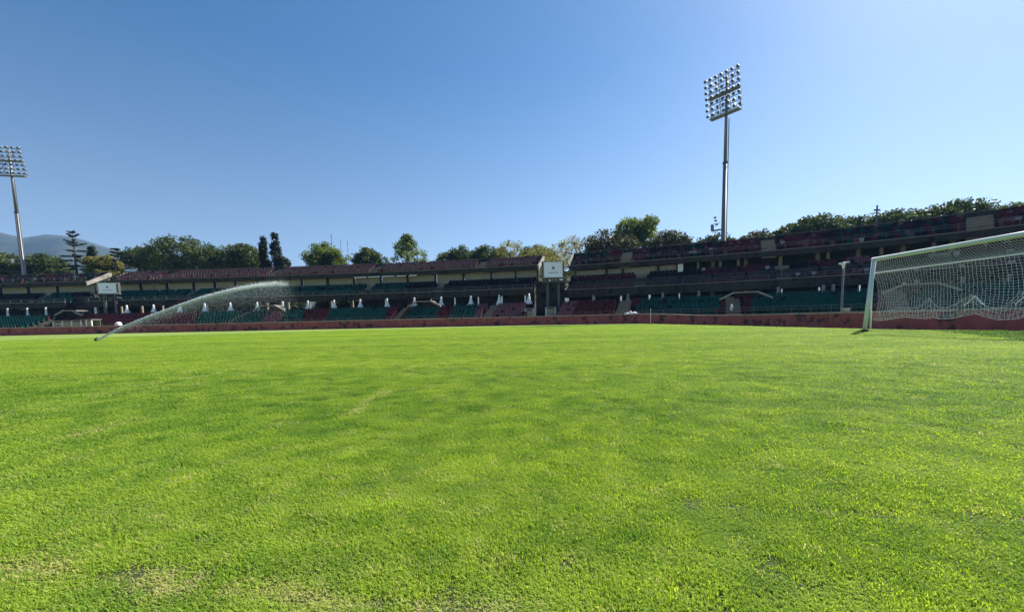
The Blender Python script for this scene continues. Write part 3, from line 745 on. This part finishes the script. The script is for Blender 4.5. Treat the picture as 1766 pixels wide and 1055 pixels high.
# ------------------------------------------------------------------ floodlight masts
def mast(px, Y, head_px, head_top, head_bot, yaw, label, ncol, nrow, W, lean=0.0):
    b_ = at(px, 470, Y); tp = at(px, head_top, Y).z; bt = at(px, head_bot, Y).z
    root = empty('floodlight_mast', (b_.x, b_.y, -.6), label, 'floodlight mast', 'floodlight masts round the stadium', rz=yaw)
    Ht = tp + .6; Hb = bt + .6; o0 = (0, 0, 0)
    q = MB(); q.tube([(0, 0, 0), (0, 0, Hb * .28)], [.48, .40], 14); q.build('lower_shaft', M['steel'], root, loc=o0, smooth=True)
    q = MB(); q.tube([(0, 0, Hb * .28), (0, 0, Hb * .28 + .02), (0, 0, Hb * .78)], [.39, .37, .30], 14); q.build('middle_shaft', M['steel'], root, loc=o0, smooth=True)
    q = MB(); q.tube([(0, 0, Hb * .78), (0, 0, Ht)], [.25, .18], 12); q.build('upper_shaft', M['steel'], root, loc=o0, smooth=True)
    for z in (Hb * .28, Hb * .78): q = MB(); q.tube([(0, 0, z - .12), (0, 0, z + .12)], .46 if z < Hb * .5 else .37, 14); q.build('flange', M['steel_dark'], root, loc=o0)
    # work platform
    z = Hb * .48
    q = MB(); q.box((-1.0, -.2, z - .5), (1.5, .9, .08)); q.box((-1.7, -.2, z), (.06, .9, 1.0)); q.box((-1.0, -.62, z + .45), (1.5, .05, .06)); q.build('platform', M['steel_dark'], root, loc=o0)
    for zz in (.35, 1.0, 1.5): q = MB(); q.box((-.85 - .25 * zz, -.35, z + zz), (.3, .25, .25)); q.build('antenna_box', M['steel'], root, loc=o0)
    H = Ht - Hb; hw = W / 2
    q = MB()
    TL = .2
    for z in (Hb, Hb + H * .5): q.box((0, -.35 - TL * (z - Hb), z), (W, .9, .14)); q.box((0, -.78 - TL * (z - Hb), z + .5), (W, .05, .05))
    for x in (-hw, -hw * .33, hw * .33, hw): q.tube([(x, -.1, Hb - .1), (x, -.1 - TL * H, Hb + H + .1)], .05, 6)
    for k in range(nrow): q.box((0, -.14 - TL * H * (k + .55) / nrow, Hb + H * (k + .55) / nrow), (W + .5, .08, .08))
    for s_ in (-1, 1): q.tube([(-hw * s_, -.1, Hb), (hw * s_, -.1 - TL * H, Hb + H)], .045, 5)
    for z in (.35, .9): q.box((0, -.1 - TL * H * z / 2, Hb + H * z), (.12, .3 + TL * H * z, .12))
    q.build('lamp_frame', M['steel'], root, loc=o0)
    q = MB(); q.box((.5, -.1, Hb * .5 + Hb * .2), (.12, .06, Hb * .56)); q.build('ladder', M['steel'], root, loc=o0)
    lm = MB(); lm.tube([(0, .22, 0), (0, .05, 0), (0, -.22, -.02)], [.08, .16, .23], 12, 0); lm.tube([(0, -.222, -.02), (0, -.24, -.021)], [.215, .215], 12, 1); lm.tube([(0, .22, 0), (0, .5, .05)], .07, 6, 0)
    lme = lm.mesh('lamp', [M['steel_dark'], M['lampglass']])
    for r in range(nrow):
        for c_ in range(ncol):
            o_ = bpy.data.objects.new('lamp', lme); C.objects.link(o_); o_.parent = root
            o_.location = (-hw - .2 + (W + .4) * c_ / (ncol - 1), -.75 - TL * H * (r + .3) / nrow, Hb + .28 + H * (r + .3) / nrow); o_.rotation_euler = (R(22) + .04 * r, 0, R(random.uniform(-12, 12)))
    return root
mast(1246, 66., 1240, 131, 199, R(-54), 'tall floodlight mast rising behind the right-hand stand', 7, 7, 4.5)
mast(41, 92., 22, 256, 304, R(12), 'tall floodlight mast at the left edge in front of the mountain', 7, 7, 5.8)

# ------------------------------------------------------------------ goal with net
gx = 12.15; gy1 = 13.75; gy0 = gy1 - 7.44; gh = 2.41
goal = empty('football_goal', (gx, (gy0 + gy1) / 2, 0), 'white football goal with a net hung behind it, cut by the right edge', 'goal')
def zg(x, y): return float(gz(x, y))
for y in (gy0, gy1):
    q = MB(); q.tube([(gx - (.2 if y == gy1 else 0), y, -.05), (gx, y, gh)], .062, 14); q.build('post', M['goalpaint'], goal, smooth=True)
    q = MB(); q.tube([(gx - (.2 if y == gy1 else 0), y, -.02), (gx - (.2 if y == gy1 else 0), y, .07)], .1, 12); q.build('ground_sleeve', M['black'], goal)
q = MB(); q.tube([(gx, gy0 - .06, gh), (gx, gy1 + .06, gh)], .06, 14); q.build('crossbar', M['goalpaint'], goal, smooth=True)
bx = gx + 2.05; by0 = gy0 - 1.2; by1 = bx / ((1519 - PW / 2) / FPX) + .45; bh = at(1519, 471, by1).z; print('NETPOLE', by1, bh, proj((bx, by1, bh)))
for y in (by0, by1):
    q = MB(); q.tube([(bx, y, zg(bx, y) - .05), (bx, y, bh)], .026, 10); q.build('net_pole', M['goalpaint'], goal, smooth=True)
q = MB(); q.tube([(bx, by0, bh), (bx, by1, bh)], .026, 10); q.build('net_bar', M['goalpaint'], goal, smooth=True)
for y in (gy0, gy1):
    q = MB(); q.tube([(gx, y, gh), (bx, by0 if y == gy0 else by1, bh)], .012, 5); q.build('net_stay', M['cord'], goal)
# net cords
net = MB()
def cords(grid, rad=.0042):
    nu, nv = len(grid), len(grid[0])
    def seg_(a, b_):
        d = b_ - a
        if d.length < 1e-5: return
        d.normalize(); u = d.cross(Vector((.3, .5, .81))).normalized(); v = d.cross(u); vs_ = []
        for p in (a, b_):
            for k in range(3):
                an = 2.094 * k; vs_.append(p + (u * math.cos(an) + v * math.sin(an)) * rad)
        net.add(vs_, [(0, 1, 4, 3), (1, 2, 5, 4), (2, 0, 3, 5)])
    for i in range(nu):
        for j in range(nv):
            if i + 1 < nu: seg_(grid[i][j], grid[i + 1][j])
            if j + 1 < nv: seg_(grid[i][j], grid[i][j + 1])
rn = random.Random(4)
NY = 104; NZ = 23
hooks = [at(1587, 528, 13.0).y * 0 + 12.9, 10.9, 9.2, 7.5]
ga = []
for i in range(NY + 1):
    y = by0 + (by1 - by0) * i / NY; col_ = []
    up = max(math.exp(-abs(y - hk) / .22) for hk in (13.75, 12.55, 11.25, 9.7, 8.0))
    bottom = zg(bx, y) + .42 + .06 * math.sin(y * 3.1) + .10 * up
    for j in range(NZ + 1):
        t_ = j / NZ; z = bh + (bottom - bh) * t_
        sag = .30 * math.sin(math.pi * min(1, t_ * 1.05)) * (.6 + .4 * math.sin(y * 1.3)) + .25 * t_
        col_.append(Vector((bx + .03 + sag * .6 + rn.uniform(-.015, .015), y + rn.uniform(-.012, .012), z + rn.uniform(-.012, .012))))
    ga.append(col_)
cords(ga)
# lower edge gathered: second layer lifted back over itself
gb = []
for i in range(0, NY + 1, 2):
    base = ga[i][-1]; col_ = []
    up = max(math.exp(-abs(base.y - hk) / .25) for hk in (13.75, 12.55, 11.25, 9.7, 8.0))
    for j in range(6): col_.append(base + Vector((-.12 - .04 * j, rn.uniform(-.03, .03), (.05 + .07 * up) * j * 1.1 - .08 * math.sin(j * 1.2) + rn.uniform(-.015, .015))))
    gb.append(col_)
cords(gb)
gr_ = []
for i in range(0, NY + 1, 1):       # roof
    f = i / NY; a = Vector((gx, gy0 + (gy1 - gy0) * f, gh)); b_ = Vector((bx, by0 + (by1 - by0) * f, bh)); col_ = []
    for j in range(15): t_ = j / 14; p = a.lerp(b_, t_); p.z -= .16 * math.sin(math.pi * t_); col_.append(p)
    gr_.append(col_)
cords(gr_, .0036)
for (ya, yb) in ((gy1, by1), (gy0, by0)):   # sides
    gs_ = []
    for i in range(15):
        t_ = i / 14; tpv = Vector((gx, ya, gh)).lerp(Vector((bx, yb, bh)), t_); zb = zg(tpv.x, tpv.y) + .03 + .38 * t_; col_ = []
        for j in range(NZ + 1): u = j / NZ; col_.append(Vector((tpv.x + .05 * math.sin(u * 9), tpv.y + .06 * math.sin(math.pi * u), tpv.z + (zb - tpv.z) * u)))
        gs_.append(col_)
    cords(gs_)
net.build('net', M['cord'], goal)
for hk in (12.55, 11.25, 9.7, 8.0):     # cords that hold the net's hem up
    q = MB(); zt = .72; e = Vector((bx + .05, hk, zt + zg(bx, hk) + .38)); q.tube([e + Vector((0, -.28, -.3)), e, e + Vector((0, .28, -.3))], .017, 5); q.build('net_hook', M['goalpaint'], goal)

# corner flag
p = on_ground(1123, 559.0); p = Vector((13.0, 38.0, 0))
root = empty('corner_flag', p, 'thin pale corner flag pole in front of the teal seats', 'flag pole')
q = MB(); q.tube([(0, 0, 0), (0, 0, 1.5)], .022, 8); q.build('pole', M['white'], root, loc=(0, 0, 0))
q = MB(); q.tube([(0, 0, 0), (0, 0, .06)], .05, 10); q.build('base', M['black'], root, loc=(0, 0, 0))
q = MB(); q.add([(.02, 0, 1.5), (.05, .03, 1.2), (.10, .05, 1.16), (.09, .02, 1.44)], [(0, 1, 2, 3)]); q.build('flag', M['faded'], root, loc=(0, 0, 0))

# ------------------------------------------------------------------ sprinkler and its water jet
sp = on_ground(165, 588.0); sp.z = 0
root = empty('sprinkler', sp, 'small pop-up sprinkler head at the foot of the water jet', 'sprinkler')
q = MB(); q.tube([(0, 0, 0), (0, 0, .12)], .06, 10); q.build('riser', M['black'], root, loc=(0, 0, 0))
q = MB(); q.tube([(0, 0, .1), (.12, 0, .2)], [.035, .02], 8); q.build('nozzle', M['black'], root, loc=(0, 0, 0))
mw = bpy.data.materials.new('water_spray'); mw.use_nodes = True; n = mw.node_tree; n.nodes.clear()
o_ = n.nodes.new('ShaderNodeOutputMaterial'); d1 = n.nodes.new('ShaderNodeBsdfDiffuse'); d1.inputs[0].default_value = (.9, .93, .95, 1); t1 = n.nodes.new('ShaderNodeBsdfTranslucent'); t1.inputs[0].default_value = (.92, .95, .97, 1)
mx = n.nodes.new('ShaderNodeMixShader'); mx.inputs[0].default_value = .5; n.links.new(d1.outputs[0], mx.inputs[1]); n.links.new(t1.outputs[0], mx.inputs[2]); n.links.new(mx.outputs[0], o_.inputs[0])
ys_ = sp.y
arc_px = [(165, 587), (205, 566), (250, 548), (300, 530), (350, 513), (400, 500), (440, 492), (475, 488), (500, 489), (518, 494)]
A3 = [at(x, y, ys_ + (x - 165) * .012) for x, y in arc_px]
arc = np.array([tuple(p) for p in A3]); arcd = np.r_[0, np.cumsum(np.linalg.norm(np.diff(arc, axis=0), axis=1))]
def arc_at(t_):
    d = t_ * arcd[-1]; return np.c_[np.interp(d, arcd, arc[:, 0]), np.interp(d, arcd, arc[:, 1]), np.interp(d, arcd, arc[:, 2])]
nd = 46000; t_ = rng.beta(1.0, 1.35, nd); t_ = np.where(t_ > .93, t_ * rng.uniform(.6, 1, nd), t_)
core = rng.random(nd) < .5 * (1.15 - t_ ** 2)
pos = arc_at(t_)
spread = .010 + .13 * t_ ** 1.6
fall = np.where(core, np.abs(rng.normal(0, .3, nd)) * spread, rng.exponential(1, nd) * (.03 + .85 * t_ ** 1.6))
pos += rng.normal(0, 1, (nd, 3)) * (spread * np.where(core, .7, 1.8))[:, None]
pos[:, 2] -= np.minimum(fall, pos[:, 2] * .93)
pos[:, 0] += np.where(core, 0, fall * .22)
ok = pos[:, 2] > .03; pos = pos[ok]; t_ = t_[ok]; core = core[ok]
size = np.where(core, rng.uniform(.008, .020, len(pos)) * (1.15 - .45 * t_), rng.uniform(.003, .0065, len(pos)))
octv = np.array([(1, 0, 0), (-1, 0, 0), (0, 1, 0), (0, -1, 0), (0, 0, 1.3), (0, 0, -1.3)]); octf = np.array([(0, 2, 4), (2, 1, 4), (1, 3, 4), (3, 0, 4), (2, 0, 5), (1, 2, 5), (3, 1, 5), (0, 3, 5)])
V = pos[:, None, :] + octv[None] * size[:, None, None]; F = octf[None] + (np.arange(len(pos)) * 6)[:, None, None]
me = bpy.data.meshes.new('water_jet'); me.from_pydata(V.reshape(-1, 3).tolist(), [], F.reshape(-1, 3).tolist()); me.materials.append(mw); me.update()
wj = bpy.data.objects.new('water_jet', me); C.objects.link(wj); tag(wj, 'white arc of sprinkler water spraying across the far left of the pitch', 'water jet', kind='stuff'); recenter(wj, sp)

# ------------------------------------------------------------------ trees
LM = dict(pine=leafmat('pine_needles', (.014, .036, .009), (.09, .125, .025), .26, .5),
          pinebrown=leafmat('dry_pine_needles', (.020, .032, .011), (.090, .090, .028), .22, .5),
          dark=leafmat('dark_conifer_needles', (.010, .022, .010), (.035, .05, .02), .12, .6),
          light=leafmat('broad_leaves', (.03, .07, .012), (.155, .205, .034), .45, .45),
          olive=leafmat('olive_leaves', (.08, .10, .028), (.28, .27, .075), .45, .5))
def leaves(cent, rad, per, size, r, flat=.75):
    """cent: (n,3) clump centres, rad: (n,) radii -> quads"""
    n_ = len(cent); N = n_ * per
    d = r.normal(0, 1, (N, 3)); d /= np.linalg.norm(d, axis=1)[:, None]; d *= (r.random(N) ** .45)[:, None]
    d[:, 2] *= flat
    p = np.repeat(cent, per, 0) + d * np.repeat(rad, per)[:, None]
    u = r.normal(0, 1, (N, 3)); u /= np.linalg.norm(u, axis=1)[:, None]; v = np.cross(u, r.normal(0, 1, (N, 3))); v /= np.linalg.norm(v, axis=1)[:, None]
    s = size * r.uniform(.55, 1.3, N)[:, None]
    V = np.stack([p - u * s, p - v * s * .55, p + u * s, p + v * s * .55], 1)
    return V.reshape(-1, 3)
def foliage_obj(V, name, m_, parent, off):
    V = V - np.array(off)[None]; nq = len(V) // 4
    me_ = bpy.data.meshes.new(name); me_.from_pydata(V.tolist(), [], np.arange(nq * 4).reshape(-1, 4).tolist()); me_.materials.append(m_); me_.update()
    o_ = bpy.data.objects.new(name, me_); C.objects.link(o_); o_.parent = parent; return o_
NT = [0]
def tree(kind, px, top, hw, Y, label, name, leaf='pine', group='trees behind the stands', thick=None):
    NT[0] += 1; r = np.random.default_rng(100 + NT[0]); k_ = Y / FPX
    tp = at(px, top, Y); W = hw * k_; H = tp.z; b_ = Vector((tp.x, tp.y, -.62))
    root = empty(name, b_, label, 'tree', group); tk = MB(); base = Vector((0, 0, 0)); Hh = H + .62
    if kind == 'pine':
        th = thick or max(3.5, W * 1.25); zc = Hh - th
        n_ = int(130 + W * 22); a = r.uniform(0, 6.283, n_); rr = np.sqrt(r.random(n_)) * W * .86
        lump = 1 + .08 * np.sin(a * 3 + NT[0]) + .06 * np.sin(a * 7)
        dome = np.sqrt(np.clip(1 - (rr / W) ** 2, 0, 1))
        zz = zc + th * (dome * r.uniform(.05, .93, n_)) - .05 * th
        cent = np.c_[np.cos(a) * rr * lump, np.sin(a) * rr * lump, zz]; rad = r.uniform(.6, 1.25, n_) * min(1.25, .5 + W / 8)
        V = leaves(cent, rad, 66, .23, r, .75)
        tk.tube([base, (0.15, 0, Hh * .4), (0, .1, zc - .6)], [.5, .38, .28], 9)
        for q in range(11):
            a_ = q * .571 * 2; rr_ = W * r.uniform(.35, .75); tk.tube([(0, .1, zc - r.uniform(.5, 3)), (math.cos(a_) * rr_ * .5, math.sin(a_) * rr_ * .5, zc - .3), (math.cos(a_) * rr_, math.sin(a_) * rr_, zc + th * .45)], [.17, .12, .05], 6)
    elif kind == 'round':
        n_ = int(120 + W * 24); Hc = thick or W * 1.9; d = r.normal(0, 1, (n_, 3)); d /= np.linalg.norm(d, axis=1)[:, None]; rr = r.random(n_) ** .4
        lump = 1 + .14 * np.sin(d[:, 0] * 5 + NT[0]) + .12 * np.sin(d[:, 2] * 6 + d[:, 1] * 4)
        cent = d * rr[:, None] * np.array([W * .84, W * .84, Hc / 2 * .86]) * lump[:, None]; cent[:, 2] += Hh - Hc / 2 - .3
        V = leaves(cent, r.uniform(.55, 1.1, n_) * min(1.2, .45 + W / 7), 62, .22, r, .9)
        tk.tube([base, (.1, 0, Hh * .45), (0, 0, Hh - Hc * .35)], [.42, .3, .08], 9)
        for q in range(10):
            a_ = q * 1.9; tk.tube([(0, 0, Hh - Hc * r.uniform(.5, .95)), (math.cos(a_) * W * .6, math.sin(a_) * W * .6, Hh - Hc * r.uniform(.25, .6))], [.14, .04], 6)
    elif kind == 'pointed':
        n_ = int(90 + W * 18); t_ = r.random(n_) ** .75; a = r.uniform(0, 6.283, n_); Hc = thick or W * 3
        prof_ = np.sin(np.pi * np.clip(t_ * .82 + .18, 0, 1)) ** .8
        rr = W * .9 * prof_ * np.sqrt(r.random(n_)) * (1 + .2 * np.sin(a * 3 + t_ * 9))
        cent = np.c_[np.cos(a) * rr, np.sin(a) * rr, Hh - Hc + Hc * t_ * .95]
        V = leaves(cent, r.uniform(.45, 1.0, n_), 46, .19, r, .9)
        tk.tube([base, (0, 0, Hh * .5), (0, 0, Hh - .6)], [.4, .28, .04], 9)
        for q in range(16):
            a_ = q * 2.4; z_ = Hh - Hc * (1 - q / 17.); rr_ = W * .6 * (1 - q / 20.); tk.tube([(0, 0, z_), (math.cos(a_) * rr_, math.sin(a_) * rr_, z_ + rr_ * .7)], [.1, .03], 6)
    elif kind == 'cypress':
        n_ = int(150 + 10 * W); t_ = r.random(n_); a = r.uniform(0, 6.283, n_); Hc = thick or W * 9
        prof_ = np.clip((1 - t_) ** .55 * (.55 + .45 * np.minimum(1, t_ * 5)), 0, 1)
        rr = W * .82 * prof_ * r.random(n_) ** .35
        cent = np.c_[np.cos(a) * rr, np.sin(a) * rr, Hh - Hc + (Hc - .5) * t_]
        V = leaves(cent, r.uniform(.25, .6, n_), 52, .16, r, 1.7)
        tk.tube([base, (0, 0, Hh - Hc * .4)], [.3, .1], 8)
    elif kind == 'cedar':
        Hc = thick or W * 3.2; cents = []; rads = []
        lev = 12
        for q in range(lev):
            f = q / (lev - 1); z_ = Hh - .5 - f * Hc + r.uniform(-.35, .35); nb = 3 + (q % 2); ln0 = W * (.30 + .75 * f)
            for e in range(nb):
                a_ = q * 1.7 + e * 6.283 / nb + r.uniform(-.3, .3); ln = ln0 * r.uniform(.3, 1.25)
                up = r.uniform(.05, .5) if f < .35 else r.uniform(-.15, .12)
                e_ = Vector((math.cos(a_) * ln, math.sin(a_) * ln, z_ + up * ln)); tk.tube([(0, 0, z_), e_], [.10, .02], 5)
                for g_ in np.linspace(.3, 1, max(3, int(ln / .5))): cents.append((e_.x * g_, e_.y * g_, z_ + up * ln * g_)); rads.append(r.uniform(.28, .55))
        V = leaves(np.array(cents), np.array(rads), 34, .17, r, .35)
        tk.tube([base, (0, 0, Hh * .6), (0, 0, Hh)], [.4, .25, .03], 9)
    elif kind == 'airy':
        n_ = int(80 + W * 24); a = r.uniform(0, 6.283, n_); Hc = thick or W * 2.6; t_ = r.random(n_)
        rr = W * np.sqrt(r.random(n_)) * (.45 + .55 * np.sin(np.pi * np.clip(t_ * .8 + .1, 0, 1)))
        cent = np.c_[np.cos(a) * rr, np.sin(a) * rr, Hh - Hc + Hc * t_]
        V = leaves(cent, r.uniform(.35, .85, n_), 30, .17, r, 1.2)
        tk.tube([base, (0, .1, Hh * .55), (.1, 0, Hh - .8)], [.3, .2, .03], 8)
        for q in range(14):
            a_ = q * 2.4; z_ = Hh - Hc * r.uniform(.3, 1); tk.tube([(0, 0, z_), (math.cos(a_) * W * .7, math.sin(a_) * W * .7, z_ + W * .8)], [.08, .02], 5)
    tk.build('trunk', M['bark'], root, loc=(0, 0, 0), smooth=True)
    rad_ = np.hypot(V[:, 0], V[:, 1]); kx = W / np.percentile(np.abs(V[:, 0]), 98.5); V[:, 0] *= kx; V[:, 1] *= kx
    V[:, 2] += Hh - np.percentile(V[:, 2], 99.6 if kind in ('pine', 'round') else 99.95)
    foliage_obj(V, 'crown', LM[leaf], root, (0, 0, 0))
    return root
TREES = [
 ('pine', 8, 438, 34, 104, 'umbrella pine at the left edge, left of the floodlight mast', 'pine_tree', 'pine'),
 ('pine', 74, 440, 34, 104, 'flat umbrella pine right of the left floodlight mast, below the mountain', 'pine_tree', 'pine'),
 ('cedar', 124, 398, 27, 97, 'tall dark cedar with bare spreading branches against the mountain', 'cedar_tree', 'dark'),
 ('cypress', 157, 424, 11, 99, 'slim dark conifer just right of the tall cedar', 'cypress_tree', 'dark'),
 ('olive', 180, 443, 24, 98, '', '', ''),
 ('cedar', 200, 428, 20, 99, 'small dark cedar behind the small scoreboard', 'cedar_tree', 'dark'),
 ('pine', 248, 427, 30, 106, 'small umbrella pine left of the biggest pine group', 'pine_tree', 'pine'),
 ('pine', 318, 411, 54, 102, 'largest rounded umbrella pine above the purple stand', 'pine_tree', 'pine'),
 ('pine', 372, 431, 24, 108, 'low umbrella pine between two larger pines above the purple stand', 'pine_tree', 'pine'),
 ('pine', 415, 422, 36, 103, 'broad umbrella pine directly left of the twin cypresses', 'pine_tree', 'pine'),
 ('cypress', 453, 407, 9, 99, 'left, slimmer one of the twin dark cypresses', 'cypress_tree', 'dark'),
 ('cypress', 473, 401, 13, 99, 'right, taller one of the twin dark cypresses', 'cypress_tree', 'dark'),
 ('round', 487, 444, 11, 98, 'low dark bush at the foot of the twin cypresses', 'round_tree', 'dark'),
 ('round', 560, 421, 33, 98, 'round tree with a sunlit yellow side left of the thin antennas', 'round_tree', 'light'),
 ('round', 634, 429, 27, 99, 'smaller dark round tree right of the thin antennas', 'round_tree', 'pine'),
 ('pointed', 700, 403, 31, 97, 'pointed leafy tree standing alone above the purple stand', 'poplar_tree', 'light'),
 ('pine', 792, 427, 36, 104, 'dark flat pine at the left end of the low tree row', 'pine_tree', 'pine'),
 ('pine', 845, 427, 40, 106, 'dark flat pine in the middle of the low tree row', 'pine_tree', 'pine'),
 ('airy', 880, 414, 26, 96, 'pale olive feathery tree in the low tree row', 'feathery_tree', 'olive'),
 ('airy', 936, 420, 30, 94, 'pale feathery tree just left of the big scoreboard', 'feathery_tree', 'olive'),
 ('pine', 925, 424, 34, 106, 'dark pine behind the big scoreboard', 'pine_tree', 'pine'),
 ('airy', 985, 408, 26, 90, 'pale feathery tree just right of the big scoreboard', 'feathery_tree', 'olive'),
 ('pine', 1052, 401, 50, 86, 'wide umbrella pine left of the bright leafy treetop', 'pine_tree', 'pinebrown'),
 ('round', 1096, 378, 33, 92, 'bright green leafy treetop between two umbrella pines', 'round_tree', 'light'),
 ('pine', 1150, 401, 40, 84, 'brownish umbrella pine right of the bright leafy treetop', 'pine_tree', 'pinebrown'),
 ('pine', 1230, 409, 40, 82, 'low umbrella pine at the foot of the right floodlight mast', 'pine_tree', 'pinebrown'),
 ('pine', 1306, 401, 40, 80, 'umbrella pine right of the right floodlight mast', 'pine_tree', 'pinebrown'),
 ('pine', 1365, 388, 34, 80, 'umbrella pine where the right-hand tree line starts to rise', 'pine_tree', 'pine'),
 ('pine', 1408, 374, 44, 76, 'large umbrella pine above the lamp post', 'pine_tree', 'pine'),
 ('pine', 1470, 377, 42, 77, 'umbrella pine left of the thin roof pole', 'pine_tree', 'pine'),
 ('pine', 1535, 368, 44, 74, 'umbrella pine right of the thin roof pole, above the goal post', 'pine_tree', 'pine'),
 ('pine', 1595, 360, 42, 73, 'umbrella pine second from the right in the right-hand tree line', 'pine_tree', 'pine'),
 ('pine', 1655, 350, 50, 71, 'tallest umbrella pine at the right end of the tree line', 'pine_tree', 'pine'),
 ('pine', 1745, 354, 44, 72, 'umbrella pine barely showing over the rim at the right edge', 'pine_tree', 'pine'),
]
for t in TREES:
    if t[0] == 'olive': tree('round', 180, 443, 24, 98, 'low yellowish round tree between the dark conifers', 'round_tree', 'olive')
    else: tree(t[0], t[1], t[2], t[3], t[4], t[5], t[6], t[7])

for k, (px, lab) in enumerate(((230, 'leftmost'), (285, 'second from left'), (445, 'third from left'), (500, 'fourth from left'), (580, 'fifth from left'), (620, 'rightmost'))):
    tree('round', px, 500 - (k % 3) * 6, 32, 84, lab + ' of the dark shrubs seen through the gap under the purple stand', 'shrub', 'pine', 'shrubs behind the far stand', thick=9.0)
tree('airy', 950, 440, 40, 84, 'low leafy tree filling the gap behind the big scoreboard', 'feathery_tree', 'olive', thick=9.0)
# thin antennas and poles behind the stands
def thin(px, top, Y, rad, label, name='antenna_mast', group='thin antenna masts'):
    tp = at(px, top, Y); root = empty(name, (tp.x, tp.y, -.62), label, 'antenna', group); H = tp.z + .62
    q = MB(); q.tube([(0, 0, 0), (0, 0, H)], [rad * 1.6, rad], 6); q.build('mast', M['steel_dark'], root, loc=(0, 0, 0))
    q = MB(); q.box((0, 0, H * .96), (rad * 8, rad * 2, rad * 2)); q.box((0, 0, H * .90), (rad * 6, rad * 2, rad * 2)); q.build('crossarm', M['steel_dark'], root, loc=(0, 0, 0))
thin(571, 402, 150, .07, 'tallest, leftmost of the three thin antennas above the purple stand')
thin(587, 413, 150, .06, 'middle one of the three thin antennas above the purple stand')
thin(599, 414, 150, .06, 'rightmost of the three thin antennas above the purple stand')
thin(1513, 354, 60, .10, 'thin dark pole above the rim, left of the goal post', 'roof_pole', 'thin poles above the right rim')
thin(1708, 349, 58, .05, 'thin dark pole above the rim at the right edge', 'roof_pole', 'thin poles above the right rim')
